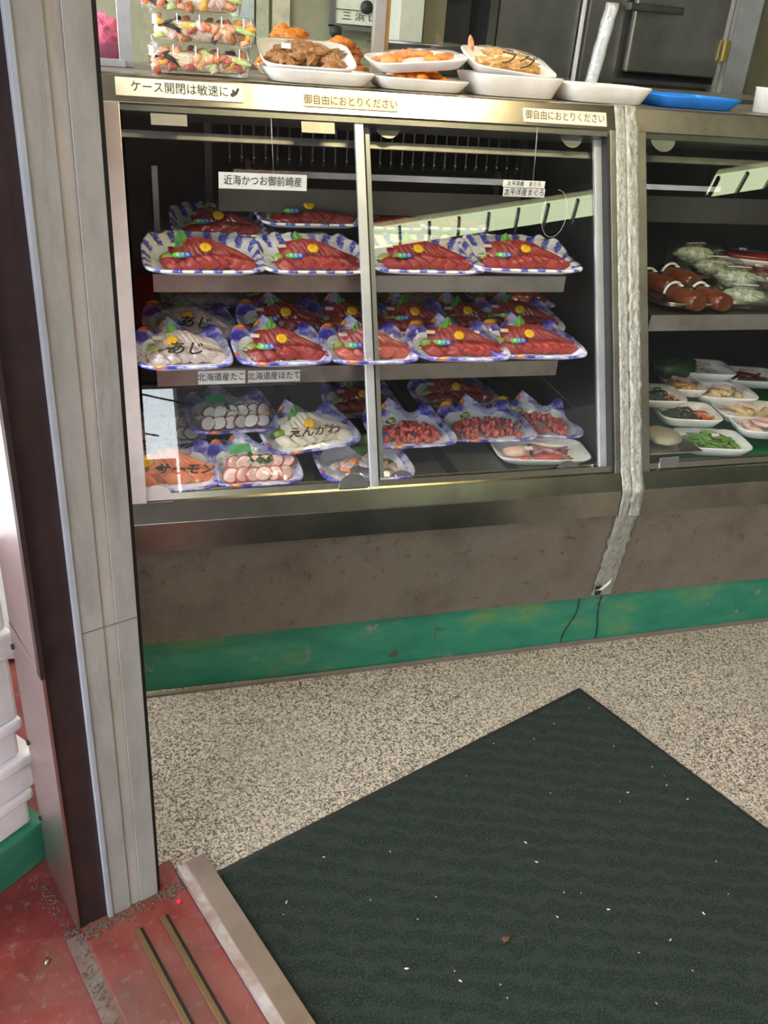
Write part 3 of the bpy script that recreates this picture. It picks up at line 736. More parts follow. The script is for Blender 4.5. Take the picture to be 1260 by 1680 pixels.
def contents(par, kind, w_, d_, rnd, o):
    def sl(mat_, x, y, z, rx, ry, rz, l=.055, ww=.026, t_=.007, name='slice'):
        link(name, slab_mesh(mat_, rnd.randint(0, 3), l, ww, t_), par, T(x, y, z) @ Euler((math.radians(rx), math.radians(ry), math.radians(rz))).to_matrix().to_4x4())
    W2 = w_/2
    fill = {'tuna': M['tuna'], 'tunadark': M['tuna_dark'], 'tunapale': M['tuna_pale'], 'salmon': M['salmon'], 'aji': M['aji'], 'engawa': M['engawa']}
    top = .035
    if kind in fill:
        mt = fill[kind]
        th_ = link('radish_threads', shred(30, w_*.55, d_*.35, .024, M['daikon'], rnd.randint(0, 99), x0=-w_*.14, y0=d_*.12), par); th_['kind'] = 'stuff'
        nb = max(8, int(w_*.62/.0105))
        for i in range(nb):
            q = i/(nb-1); x = -w_*.22+q*w_*.52; hump = math.sin(PI*(.14+q*.78))
            link('slice', slab_mesh(mt, rnd.randint(0, 3), .060, .024, .0062), par,
                 T(x, .016-.012*q, .013+.019*hump) @ Rm('Z', rnd.uniform(-5, 5)) @ Rm('X', 44+rnd.uniform(-4, 4)) @ Rm('Z', -74+46*q+rnd.uniform(-6, 6)) @ Rm('X', 34+rnd.uniform(-4, 8)))
        nf = max(6, int(w_*.7/.017))
        for i in range(nf):
            q = i/(nf-1); x = -w_*.30+q*w_*.64
            link('slice', slab_mesh(mt, rnd.randint(0, 3), .040, .022, .0062), par,
                 T(x, -d_*.19+.004*rnd.uniform(-1, 1), .012+.006*math.sin(PI*q)+.003*rnd.random()) @ Rm('X', 34+rnd.uniform(-6, 6)) @ Rm('Z', -52+30*q+rnd.uniform(-12, 12)) @ Rm('X', 30+rnd.uniform(-6, 6)))
        link('shiso_leaf', leaf_mesh(M['leaf'], 1), par, T(-w_*.10+o.get('lx', 0), d_*.16, .040) @ Rm('X', 52) @ Rm('Z', rnd.uniform(-14, 14)) @ S(*([.55+.2*rnd.random()]*3)))
        link('chrysanthemum', flower_mesh(), par, T(o.get('fx', .0), -.004, .036) @ Rm('X', 36) @ S(1.0, 1.0, .8))
        link('wasabi', blob_mesh(M['wasabi'], 2, .014, .010, .008), par, T(-W2*.62, d_*.13, .014)); 
        link('garnish_cup', blob_mesh(M['green_cup'], 5, .015, .010, .005), par, T(-W2*.62, d_*.12, .008))
        link('dark_garnish', blob_mesh(M['kelp'], 3, .009, .006, .004), par, T(-W2*.30, -d_*.06, .024))
        top = .040
    elif kind in ('octo', 'octopink'):
        mt = M['octo'] if kind == 'octo' else M['octo_pink']
        def disc(seed):
            def f():
                n = 28; L = []; rr = [1+.12*noise.noise((math.cos(2*PI*k/n)*1.3+seed, math.sin(2*PI*k/n)*1.3, seed)) for k in range(n)]
                for r, z in ((.004, -.0045), (.014, -.0045), (.0165, -.002), (.0165, .002), (.014, .0045), (.004, .0045)):
                    L.append([(r*rr[k]*math.cos(2*PI*k/n), r*rr[k]*math.sin(2*PI*k/n)*.8, z) for k in range(n)])
                return MB().loops(L, [0, 1, 1, 1, 0]).mesh('octopus_slice', [mt, M['octo_skin'] if kind == 'octo' else M['tuna_pale']])
            return cached(('disc', kind, seed), f)
        link('radish_threads', shred(70, w_*.75, d_*.5, .045, M['daikon'], rnd.randint(0, 99), y0=d_*.12), par)['kind'] = 'stuff'
        for r_ in range(2):
            for i in range(6):
                x = -W2*.62+i*w_*.125+r_*.008; 
                link('octopus_slice', disc(rnd.randint(0, 3)), par, T(x, -d_*(.26-.22*r_), .016+.010*r_) @ Rm('X', 55+rnd.uniform(-12, 10)) @ Rm('Y', rnd.uniform(-18, 30)) @ Rm('Z', rnd.uniform(0, 60)) @ S(1.1, 1.1, 1))
        for i in range(3 if kind == 'octopink' else 1):
            link('leaf', leaf_mesh(M['leaf_dark'], 2+i), par, T(-.01+i*.018, -.006, .036) @ Rm('X', 35) @ Rm('Z', i*70) @ S(.4, .4, .6))
        top = .046
    elif kind == 'chunks':
        mb = MB()
        me = bpy.data.meshes.new('chopped_tuna'); bm = bmesh.new(); 
        for i in range(95):
            b2 = bmesh.ops.create_icosphere(bm, subdivisions=2, radius=1)['verts']
            x, y = rnd.uniform(-1, 1), rnd.uniform(-1, 1); h = max(0, 1-x*x*.8-y*y*.7); p_ = Vector((x*w_*.35, y*d_*.28-.006, .008+.022*h*rnd.uniform(.4, 1)))
            R_ = Euler((rnd.uniform(0, 3), rnd.uniform(0, 3), rnd.uniform(0, 3))).to_matrix(); s_ = Vector((.011, .006, .0045))
            for v in b2: v.co = R_ @ Vector((v.co.x*s_.x, v.co.y*s_.y, v.co.z*s_.z))*(1+.3*noise.noise(v.co*2+p_*50)) + p_
        bm.to_mesh(me); bm.free(); me.materials.append(M['tuna_pale']); [setattr(q, 'use_smooth', True) for q in me.polygons]
        link('chopped_tuna', me, par)['kind'] = 'stuff'
        link('dark_garnish', blob_mesh(M['kelp'], 3, .008, .006, .006), par, T(-W2*.45, d_*.16, .030)); link('wasabi', blob_mesh(M['wasabi'], 2, .010, .008, .006), par, T(-W2*.45+.004, d_*.13, .034))
        top = .036
    elif kind == 'sole':                       # mixed sashimi with green leaf
        for i in range(12):
            link('slice', slab_mesh((M['aji'], M['salmon'], M['aji'])[i % 3], rnd.randint(0, 3), .06, .02, .008), par, T(-.055+i*.010, -.01-.012*(i % 2), .018+.010*math.sin(i*.28)) @ Rm('Z', 60+rnd.uniform(-20, 20)) @ Rm('Y', 15))
        link('shiso_leaf', leaf_mesh(M['leaf_dark'], 4), par, T(.01, .02, .045) @ Rm('X', 50) @ Rm('Z', 80)); link('radish_threads', shred(30, w_*.5, d_*.4, .03, M['daikon'], 4), par)['kind'] = 'stuff'
        link('dark_slice', blob_mesh(M['kelp'], 6, .03, .012, .008), par, T(.03, -.02, .02)); top = .04
    return top
TR = []
def sashimi(px0, px1, pyf, Y, shape, kind, label, cat='sashimi tray', d_=None, yaw=0, tilt=0, roll=0, group=None, film=True, sticker=True, write=None, fx=0, lx=0, glabel=False, dz=0, pr=True, wadd=0):
    A = at(px0, pyf, Y); B = at(px1, pyf, Y); w_ = round(B.x-A.x+wadd, 2); z = (A.z+B.z)/2+dz
    d_ = d_ or (.165 if shape == 'wave' else .148)
    rnd = random.Random(int(px0*7+pyf))
    t = thing('sashimi_tray', label, cat, ((A.x+B.x)/2, Y+d_/2, z), (math.radians(tilt), math.radians(roll), math.radians(yaw)), group or 'film-wrapped sashimi trays')
    link('tray', make_tray_mesh(w_, d_, shape), t)
    top = contents(t, kind, w_, d_, rnd, dict(fx=fx, lx=lx))
    if sticker: sticker_oval(t, T(-w_*.19, -d_*.18, .030) @ Rm('Z', rnd.uniform(-4, 14)) @ Rm('X', 34))
    if glabel:
        g = MB().box(-.022, .022, -.0095, .0095, 0, .0005).build('green_label', M['green_label'], t, T(-w_*.17, d_*.10, top+.003) @ Rm('Z', 10) @ Rm('X', 40))
        g['label'] = 'bright green rectangular sticker'
    if pr: price(t, -w_*.27, d_*.16, .036, rnd.uniform(-15, 15))
    if film: link('film_wrap', film_mesh(w_, d_, shape, top+.007, rnd.random()*9), t)
    if write: text(write, .030 if len(write) < 4 else .024, M['ink'], t, T(.0 if kind != 'salmon' else .022, -d_*.25, top-.006) @ Rm('X', 40) @ Rm('Z', -3), 'handwriting', shear=.25, sx=1.15, bold=.0006)
    return t
# top shelf, front row
S1 = .830
G1 = 'large tuna trays in front on the top shelf'
sashimi(240, 438, 456, 1.662, 'wave', 'tuna', 'leftmost large blue-rimmed tuna tray on the top shelf front', group=G1, lx=-.015, fx=.005)
sashimi(436, 612, 456, 1.664, 'wave', 'tuna', 'second tuna tray on top shelf, partly behind door stile', group=G1, fx=.0)
sashimi(618, 800, 455, 1.664, 'wave', 'tuna', 'tuna tray on top shelf just right of the door stiles', group=G1, fx=-.01, yaw=-3)
sashimi(786, 962, 453, 1.664, 'wave', 'tuna', 'rightmost large tuna tray on the top shelf, overhanging the lip', group=G1, fx=.01, yaw=-4)
G2 = 'darker trays behind on the top shelf'
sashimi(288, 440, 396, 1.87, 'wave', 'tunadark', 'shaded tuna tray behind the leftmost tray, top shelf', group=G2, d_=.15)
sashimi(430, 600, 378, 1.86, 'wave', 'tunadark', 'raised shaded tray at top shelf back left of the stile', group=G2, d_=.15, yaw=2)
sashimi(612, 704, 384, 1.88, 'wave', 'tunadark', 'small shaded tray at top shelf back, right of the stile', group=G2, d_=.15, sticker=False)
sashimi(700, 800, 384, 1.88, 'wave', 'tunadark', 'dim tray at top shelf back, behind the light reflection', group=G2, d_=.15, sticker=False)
# middle shelf, front row
G3 = 'purple-rimmed trays along the front of the middle shelf'
sashimi(228, 383, 612, 1.575, 'crest', 'aji', 'lower left pink fish tray with black handwriting, middle shelf', group=G3, write='あじ', sticker=False, fx=-.02)
sashimi(396, 546, 606, 1.580, 'crest', 'tuna', 'tuna tray with tall purple peak above the shelf cards', group=G3, yaw=0)
sashimi(548, 688, 603, 1.580, 'crest', 'tunapale', 'pale pink fish tray behind the stiles, middle shelf front', group=G3, yaw=-2)
sashimi(694, 842, 598, 1.580, 'crest', 'tuna', 'tuna tray with yellow flower right of the stiles, middle shelf', group=G3, yaw=-6)
sashimi(820, 966, 594, 1.580, 'crest', 'tuna', 'rightmost tuna tray on the middle shelf front', group=G3, yaw=-6, fx=-.01)
G4 = 'trays behind on the middle shelf'
sashimi(238, 400, 566, 1.725, 'crest', 'aji', 'upper tray with handwriting stacked at left of middle shelf', group=G4, write='あじ', sticker=True, roll=4, fx=-.01)
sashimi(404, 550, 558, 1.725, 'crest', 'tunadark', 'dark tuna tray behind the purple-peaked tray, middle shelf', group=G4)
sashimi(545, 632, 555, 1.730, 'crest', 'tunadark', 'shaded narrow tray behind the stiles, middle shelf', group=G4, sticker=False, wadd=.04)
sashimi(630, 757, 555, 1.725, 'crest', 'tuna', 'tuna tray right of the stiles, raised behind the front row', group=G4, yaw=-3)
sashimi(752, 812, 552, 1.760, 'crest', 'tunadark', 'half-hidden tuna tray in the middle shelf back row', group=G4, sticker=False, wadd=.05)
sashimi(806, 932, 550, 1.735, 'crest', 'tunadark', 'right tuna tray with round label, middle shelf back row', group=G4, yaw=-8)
G5 = 'dim trays deep on the middle shelf'
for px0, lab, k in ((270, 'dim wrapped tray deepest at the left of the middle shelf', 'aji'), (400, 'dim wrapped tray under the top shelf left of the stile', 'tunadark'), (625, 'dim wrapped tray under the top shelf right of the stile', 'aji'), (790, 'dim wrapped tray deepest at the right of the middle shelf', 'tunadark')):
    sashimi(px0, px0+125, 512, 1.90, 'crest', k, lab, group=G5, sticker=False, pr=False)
# deck, back row
G6 = 'trays stacked on the bottom deck behind'
sashimi(322, 452, 716, 1.655, 'crest', 'octo', 'white octopus tray with green label on the bottom deck', group=G6, sticker=False, glabel=True, wadd=.02, yaw=3)
sashimi(442, 594, 745, 1.575, 'crest', 'engawa', 'cream flatfish tray with black handwriting on the bottom deck', group=G6, write='えんがわ', sticker=False, yaw=5, roll=-4)
sashimi(628, 746, 740, 1.600, 'crest', 'chunks', 'chopped tuna tray just right of the stiles, bottom deck', group=G6, sticker=False, wadd=.02, yaw=2)
sashimi(744, 884, 730, 1.630, 'crest', 'chunks', 'middle chopped tuna tray on the bottom deck', group=G6, sticker=False, yaw=-4)
sashimi(838, 962, 722, 1.660, 'crest', 'chunks', 'rightmost chopped tuna tray on the bottom deck', group=G6, sticker=False, yaw=-14, wadd=.01)
sashimi(226, 330, 735, 1.680, 'crest', 'octo', 'blurred purple tray at left, behind the orange salmon', group=G6, sticker=False, wadd=.02)
sashimi(560, 650, 690, 1.80, 'crest', 'tunadark', 'dim tray at the back of the deck behind the stiles', group=G6, sticker=False, wadd=.04)
sashimi(700, 820, 675, 1.84, 'crest', 'tunadark', 'dim blue tray at the back of the deck, right half', group=G6, sticker=False, wadd=.02)
# deck, front row
G7 = 'trays against the glass on the bottom deck'
sashimi(218, 354, 812, 1.505, 'crest', 'salmon', 'orange salmon tray in the bottom left corner', group=G7, write='サーモン', sticker=False, wadd=.02, fx=-.045)
sashimi(356, 498, 803, 1.505, 'crest', 'octopink', 'pink octopus tray with green label at the bottom front', group=G7, sticker=False, glabel=True)
sashimi(534, 684, 795, 1.510, 'crest', 'sole', 'mixed fish tray with green leaf behind the stile foot', group=G7, sticker=False)
# squid tray
def foam(px0, px1, pyf, Y, h, d_, label, name='foam_tray', cat='foam tray', yaw=0, tilt=0, roll=0, group=None, dz=0, fl_=.82):
    A = at(px0, pyf, Y); B = at(px1, pyf, Y); w_ = round(B.x-A.x, 3)
    t = thing(name, label, cat, ((A.x+B.x)/2, Y+d_/2, (A.z+B.z)/2+dz), (math.radians(tilt), math.radians(roll), math.radians(yaw)), group)
    link('tray', foam_mesh(w_, d_, h, fl_), t); return t, w_, d_, h
def filmflat(t, w_, d_, h, dome=.006):
    n = 40; L = []
    for j in range(5):
        q = j/4; L.append([(sell(2*PI*k/n, w_/2*(1-q*.96), d_/2*(1-q*.96), 5)[0], sell(2*PI*k/n, w_/2*(1-q*.96), d_/2*(1-q*.96), 5)[1], h+.001+dome*math.sin(q*PI/2)+.0015*noise.noise((k*.8, q*5, w_*50))) for k in range(n)])
    link('film_wrap', MB().loops(L, [0]*4, cap0=False).mesh('film_wrap', M['film'], fix=False), t)
def heap(t, name, meshes, n, w_, d_, z0, h, seed, sc_=1, zr=180, flat=.5):
    rnd = random.Random(seed)
    for i in range(n):
        x, y = rnd.uniform(-1, 1), rnd.uniform(-1, 1); hh = max(0, 1-x*x*.9-y*y*.6)
        link(name, rnd.choice(meshes), t, T(x*w_/2, y*d_/2, z0+h*hh*rnd.uniform(.4, 1)) @ Rm('Z', rnd.uniform(-zr, zr)) @ Rm('X', rnd.uniform(-40, 40)*flat) @ S(sc_, sc_, sc_))
t, w_, d_, h = foam(830, 974, 768, 1.555, .020, .12, 'white foam tray of squid legs on the deck, bottom right', yaw=-8)
for i in range(7):
    rr = random.Random(i); a0 = rr.uniform(-.3, .3)
    MB().tube([(-.02+.018*k*math.cos(a0), -.02+i*.007+.010*math.sin(k*1.1+i), .014+.008*math.sin(k*.8+i*.5)) for k in range(6)], [.008, .0075, .006, .005, .004, .002], 8).build('squid_leg', M['squid'], t)
link('squid_body', blob_mesh(M['octo_pink'], 2, .035, .022, .010), t, T(-.055, .0, .014)); link('squid_fillet', blob_mesh(M['tuna_pale'], 3, .035, .014, .008), t, T(.01, -.034, .014))
link('carrot', blob_mesh(M['carrot'], 3, .012, .006, .005), t, T(-.045, -.042, .014)); price(t, -.035, -.02, .03); filmflat(t, w_, d_, h, .014)

# ------------------------------------------------------------------ case 2 food
def pan(px0, px1, pyf, Y, d_, label, name='metal_tray', yaw=0, m_=None):
    A = at(px0, pyf, Y); B = at(px1, pyf, Y); w_ = B.x-A.x
    t = thing(name, label, 'metal tray', ((A.x+B.x)/2, Y+d_/2, A.z), (0, 0, math.radians(yaw)), 'steel food trays')
    n = 48; L = [[(sell(2*PI*k/n, w_/2*s, d_/2*s, 7)[0], sell(2*PI*k/n, w_/2*s, d_/2*s, 7)[1], z) for k in range(n)] for s, z in ((.93, .003), (.95, .004), (.975, .013), (1, .014), (1.002, .012), (.955, .001), (.93, 0))]
    MB().loops(L, [0]*6).build('pan', m_ or M['steel'], t); return t
pan(1092, 1196, 508, 1.675, .36, 'steel tray holding brown squid rolls, right case')
def squid_roll(px, py, Y, label, s=1.0):
    P = at(px, py, Y); t = thing('squid_roll', label, 'cooked squid', tuple(P), (0, 0, math.radians(12)), 'wrapped brown squid rolls')
    n = 20; L = []
    for q in range(9):
        y = -.05+q*.0125; r = .026*math.sqrt(max(.05, 1-((q-3.5)/6.5)**2))*s
        L.append([(r*1.05*math.cos(2*PI*k/n), y*s, .021+r*.85*math.sin(2*PI*k/n)) for k in range(n)])
    MB().loops(L, [0]*8).build('squid_body', M['brown_roll'], t)
    MB().tube([(.028*math.cos(a), .035, .022+.025*math.sin(a)) for a in [PI*k/10 for k in range(11)]], .0035, 6).build('plastic_band', M['tray_white'], t)
    link('stuffing', blob_mesh(M['nori'], 3, .014, .018, .006), t, T(.010, .0, .042)); link('painted_highlight', blob_mesh(M['label'], 1, .006, .008, .002), t, T(-.004, .012, .046))  # the small pale blob on top is a painted-in highlight
    return t
squid_roll(1118, 503, 1.715, 'front left glossy brown squid roll on the steel tray')
squid_roll(1160, 503, 1.715, 'front right glossy brown squid roll on the steel tray')
squid_roll(1112, 470, 1.84, 'brown squid roll in second row behind the front pair')
squid_roll(1075, 478, 1.84, 'brown squid roll at the left edge of the right case')
def clam(P, w_, d_, h, label, yaw, filling, group, topz=None):
    t = thing('clear_food_pack', label, 'food pack', P, (0, 0, math.radians(yaw)), group)
    n = 40
    def ring(s, z, e=6): return [(sell(2*PI*k/n, w_/2*s, d_/2*s, e)[0], sell(2*PI*k/n, w_/2*s, d_/2*s, e)[1], z) for k in range(n)]
    MB().loops([ring(.88, .0), ring(.9, .001), ring(.95, h*.55), ring(1.03, h*.57)], [0]*3, cap1=False).build('container', M['clear'], t, fix=False)
    MB().loops([ring(1.03, h*.59), ring(.97, h*.6), ring(.92, h*.97), ring(.86, h)], [0]*3, cap0=False).build('lid', M['clear'], t, fix=False)
    filling(t, w_, d_, h); return t
def salad(t, w_, d_, h):
    link('salad', blob_mesh(M['greens'], 4, w_*.40, d_*.38, h*.42, .3, 3, 5), t, T(0, 0, h*.46))
    MB().box(-.03, .03, -.006, .006, 0, .0005).build('paper_band', M['label'], t, T(0, 0, h+.002) @ Rm('Z', 10))
GC = 'clear salad packs in the right case'
for px, py, Y, lab, yw in ((1216, 500, 1.73, 'front clear salad pack on the steel tray, right case', -20), (1205, 470, 1.80, 'clear pack with white band above the front salad pack', -20), (1135, 430, 1.93, 'dim clear pack at the back left of the right case', 0), (1170, 452, 1.88, 'clear pack leaning between back pack and banded pack', -15)):
    clam(tuple(at(px, py, Y)), .125, .095, .045, lab, yw, salad, GC)
pan(1196, 1330, 505, 1.675, .36, 'steel tray holding clear salad packs, right case')
def fillet_pack(px, py, Y, lab, yaw):
    t = thing('fillet_pack', lab, 'fish pack', tuple(at(px, py, Y)), (0, 0, math.radians(yaw)), 'flat red fish packs')
    link('tray', foam_mesh(.20, .10, .014, .86), t); link('fillet', blob_mesh(M['tuna_dark'], 7, .085, .036, .010, .3), t, T(0, 0, .014)); price(t, -.03, .01, .028); filmflat(t, .20, .10, .015, .014); return t
fillet_pack(1235, 430, 1.95, 'flat red fish pack at the back right shelf', -25)
fillet_pack(1262, 458, 1.85, 'flat red fish pack cut off by the right picture edge', -28)
# lower deck of case 2
o = MB().box(1.075, 1.75, 1.505, 1.95, .4485, .452).build('cutting_mat', M['green_mat']); prop(o, 'green plastic mat on the lower deck of right case', 'mat')
def podmesh(i): return blob_mesh(M['edamame'], i, .018, .0055, .0045, .35, 2, 2.2)
GF = 'white foam trays of side dishes'
t, w_, d_, h = foam(1140, 1238, 752, 1.515, .024, .12, 'foam tray of green soybean pods with price label', group=GF, yaw=-12)
heap(t, 'soybean_pod', [podmesh(i) for i in range(4)], 70, w_*.66, d_*.6, .010, .024, 3); price(t, 0, -.01, .036); filmflat(t, w_, d_, h, .014)
t, w_, d_, h = foam(1100, 1190, 704, 1.615, .024, .12, 'foam tray of dark seaweed with orange carrot shreds', group=GF, yaw=-12)
link('seaweed', shred(60, w_*.55, d_*.6, .026, M['kelp'], 5, .0022, x0=-.008), t)['kind'] = 'stuff'
link('carrot_shreds', shred(30, w_*.26, d_*.35, .028, M['carrot'], 6, .0018, x0=w_*.22, y0=-d_*.18), t)['kind'] = 'stuff'
link('radish_slice', blob_mesh(M['cucumber'], 2, .014, .012, .006), t, T(-w_*.32, .015, .022)); filmflat(t, w_, d_, h, .008)
t, w_, d_, h = foam(1045, 1132, 672, 1.66, .022, .12, 'foam tray of seaweed beside the joint post', group=GF, yaw=-10)
link('seaweed', shred(60, w_*.7, d_*.6, .024, M['kelp'], 15, .0022), t)['kind'] = 'stuff'
link('carrot_shreds', shred(14, w_*.2, d_*.2, .022, M['carrot'], 16, .0018, x0=w_*.28, y0=-d_*.25), t)['kind'] = 'stuff'; filmflat(t, w_, d_, h, .008)
def tempura(i): return blob_mesh(M['tempura'], i, .030, .010, .007, .5, 2, 2)
for px0, px1, py, Y, lab, mm in ((1112, 1165, 655, 1.72, 'small foam tray of pickles between seaweed and tempura', M['fried_pale']), (1128, 1212, 628, 1.80, 'foam tray of simmered vegetables at the back', M['greens']), (1160, 1248, 668, 1.70, 'foam tray of pale tempura in the middle', M['tempura']),
                             (1200, 1300, 700, 1.62, 'foam tray of shrimp tempura by the picture edge', M['tempura']), (1205, 1290, 640, 1.80, 'foam tray of dark red simmered beans at back right', M['brown_roll']), (1232, 1330, 725, 1.54, 'foam tray with pink label at the lower right edge', M['octo_pink'])):
    t, w_, d_, h = foam(px0, px1, py, Y, .024, .12, lab, group=GF, yaw=-12)
    heap(t, 'fritter', [blob_mesh(mm, i, .026, .010, .007, .5, 2, 2) for i in range(3)], 9, w_*.55, d_*.55, .012, .014, int(px0)); 
    MB().box(-.024, .024, -.008, .008, 0, .0005).build('printed_label', M['octo_pink'], t, T(-.01, -.01, .034) @ Rm('Z', -25) @ Rm('X', 12)); filmflat(t, w_, d_, h, .012)
t = thing('shell_plate', 'pale shell-shaped dish on a small metal tray, lower left of right case', 'dish', tuple(at(1085, 722, 1.56)))
link('dish', blob_mesh(mat('beige_shell', (.34, .30, .21), .5), 1, .045, .05, .010, .2), t, T(0, 0, .012))
link('sheet', MB().box(-.07, .07, -.06, .07, -.006, -.003).mesh('sheet', M['steel']), t)
t = thing('seaweed_bowl', 'black mound of seaweed at the back of the lower deck', 'seaweed', tuple(at(1100, 615, 1.86)))
link('mound', blob_mesh(M['kelp'], 9, .06, .05, .035, .3), t, T(0, 0, .02))

# ------------------------------------------------------------------ things on top of the cases
TOPZ = 1.162
def rice_fill(seed):
    def f(t, w_, d_, h):
        rnd = random.Random(seed)
        bm = bmesh.new(); bmesh.ops.create_icosphere(bm, subdivisions=5, radius=1)
        for v in bm.verts:
            c = v.co.copy(); q = Vector([math.copysign(abs(k)**.45, k) for k in c])
            dd = 1+.05*noise.noise(q*5+Vector((seed, 0, 0)))+.05*noise.noise(q*16)
            v.co = Vector((q.x*w_*.43, q.y*d_*.41, q.z*h*.34))*dd
        me = bpy.data.meshes.new('rice'); bm.to_mesh(me); bm.free(); me.materials.append(M['rice'])
        for p_ in me.polygons: p_.use_smooth = True
        link('rice', me, t, T(0, 0, h*.40))['kind'] = 'stuff'
        cols = [M['shrimp'], M['shrimp'], M['egg'], M['nori'], M['octo_pink'], M['cucumber'], M['shrimp'], M['fried'], M['tuna_pale'], M['salmon']]
        for i in range(34):
            x = rnd.uniform(-.44, .44)*w_; m_ = rnd.choice(cols); top = i % 3 == 0
            y = rnd.uniform(-.4, .4)*d_ if top else -.415*d_
            link('topping', blob_mesh(m_, i % 4, .011, .005, .006, .5), t, T(x, y, h*(.74 if top else rnd.uniform(.14, .62))) @ Rm('Y', rnd.uniform(-70, 70)))
        for k in range(3): link('seaweed_strip', blob_mesh(M['nori'], 6, .016, .004, .003, .7), t, T((-.36+.05*k)*w_, -.42*d_, h*(.62-.1*k)) @ Rm('Y', 30*k-20))
        link('cucumber_slice', blob_mesh(M['cucumber'], 6, .020, .006, .005, .2), t, T(.36*w_, -.43*d_, h*.52) @ Rm('Y', 12))
        MB().box(-.004, .004, -.002, .002, 0, .016).build('tab', M['tray_white'], t, T(-w_*.46, -d_*.5-.003, h*.56))
        for i in range(4): MB().box(-.001, .001, -.002, 0, 0, h*.34).build('lid_rib', M['tray_white'], t, T(-w_*.26+i*w_*.2, -d_*.47, h*.62))
    return f
A = at(243, 120, 1.83); B = at(428, 128, 1.83); wpk = (B.x-A.x)*.97
for i in range(4):
    clam(((A.x+B.x)/2+(-.004, .003, -.020, -.01)[i], 1.83+.07, TOPZ+.001+i*.0505), wpk, .13, .050,
         ('bottom clear pack of topped rice in the stack on the case', 'second clear pack of topped rice from the bottom of the stack', 'third clear rice pack up the stack, shifted left', 'topmost clear rice pack, cut off by the picture top')[i], (0, 1, -2, 0)[i], rice_fill(i+1), 'clear rice packs stacked on the case')
def topfoam(px0, px1, h, d_, Y, lab, **k):
    A = at(px0, 140, Y); B = at(px1, 140, Y); w_ = round(B.x-A.x, 3)
    t = thing('foam_tray', lab, 'foam tray', ((A.x+B.x)/2, Y+d_/2, k.get('z', TOPZ)), (math.radians(k.get('tilt', 0)), math.radians(k.get('roll', 0)), math.radians(k.get('yaw', 0))), 'foam trays on top of the case')
    link('tray', foam_mesh(w_, d_, h, .84), t); return t, w_, d_, h
def fried(m_, i): return blob_mesh(m_, i, .028, .010, .009, .55, 3, 2.2)
t, w_, d_, h = topfoam(438, 620, .024, .13, 1.81, 'lower foam tray under the tilted fried squid tray')
heap(t, 'fried_piece', [fried(M['fried'], i) for i in range(3)], 8, w_*.6, d_*.5, .012, .01, 31)
t, w_, d_, h = topfoam(432, 588, .022, .125, 1.815, 'foam tray of brown fried squid legs tilted towards the street', z=TOPZ+.030, tilt=20)
heap(t, 'fried_piece', [fried(M['fried'], i) for i in range(4)], 22, w_*.66, d_*.55, .014, .018, 32); price(t, -.045, -.02, .040, 0, 40); filmflat(t, w_, d_, h, .018)
t, w_, d_, h = topfoam(622, 776, .022, .13, 1.81, 'lower foam tray of orange fritters in the middle')
heap(t, 'orange_fritter', [blob_mesh(M['orange'], i, .030, .014, .011, .3, 2) for i in range(3)], 12, w_*.66, d_*.55, .014, .014, 33)
t, w_, d_, h = topfoam(618, 772, .020, .13, 1.815, 'tilted foam tray of glossy orange food in the middle', z=TOPZ+.040, roll=-6, tilt=6)
heap(t, 'orange_piece', [blob_mesh(M['orange'], i, .026, .012, .006, .4, 2) for i in range(3)], 16, w_*.7, d_*.6, .016, .008, 34, flat=.2); filmflat(t, w_, d_, h, .010)
t, w_, d_, h = topfoam(780, 932, .040, .14, 1.81, 'deep foam tray below the golden fried fish')
t, w_, d_, h = topfoam(776, 918, .022, .13, 1.815, 'foam tray of golden fried fish with handwriting on film', z=TOPZ+.044, tilt=16, roll=4)
heap(t, 'fried_fish', [blob_mesh(M['fried_pale'], i, .040, .013, .010, .45, 3, 2.2) for i in range(3)], 12, w_*.5, d_*.5, .014, .016, 35, zr=30)
text('フグ', .036, M['ink'], t, T(-.005, -.048, .036) @ Rm('X', 42) @ Rm('Z', -4), 'handwriting', shear=.2, sx=1.2); filmflat(t, w_, d_, h, .018)
link('shrimp_tail', blob_mesh(M['shrimp'], 4, .006, .006, .016, .3), t, T(-w_*.42, .03, .035) @ Rm('Y', -25))
t, w_, d_, h = topfoam(936, 1082, .034, .15, 1.81, 'plain empty white foam tray above the foil tape')
A = at(1078, 178, 1.83); B = at(1216, 178, 1.83)
t = thing('plastic_tray', 'blue plastic tray on top of the right case', 'tray', ((A.x+B.x)/2+.01, 1.92, TOPZ))
n = 48; w_ = B.x-A.x; L = [[(sell(2*PI*k/n, w_/2*s, .09*s, 8)[0], sell(2*PI*k/n, w_/2*s, .09*s, 8)[1], z) for k in range(n)] for s, z in ((.80, .002), (.82, .003), (.96, .023), (1, .024), (1, .021), (.84, .001), (.8, 0))]
MB().loops(L, [0]*6).build('pan', M['blue_tray'], t)
P = at(1252, 185, 1.85); t = thing('white_cup', 'white container at the right picture edge on the case', 'cup', (P.x+.03, 1.88, TOPZ))
MB().loops([[(r*math.cos(2*PI*k/24), r*math.sin(2*PI*k/24), z) for k in range(24)] for r, z in ((.03, 0), (.034, .05), (.036, .052), (.031, .050), (.028, .004))], [0]*4).build('cup_wall', M['foam'], t)

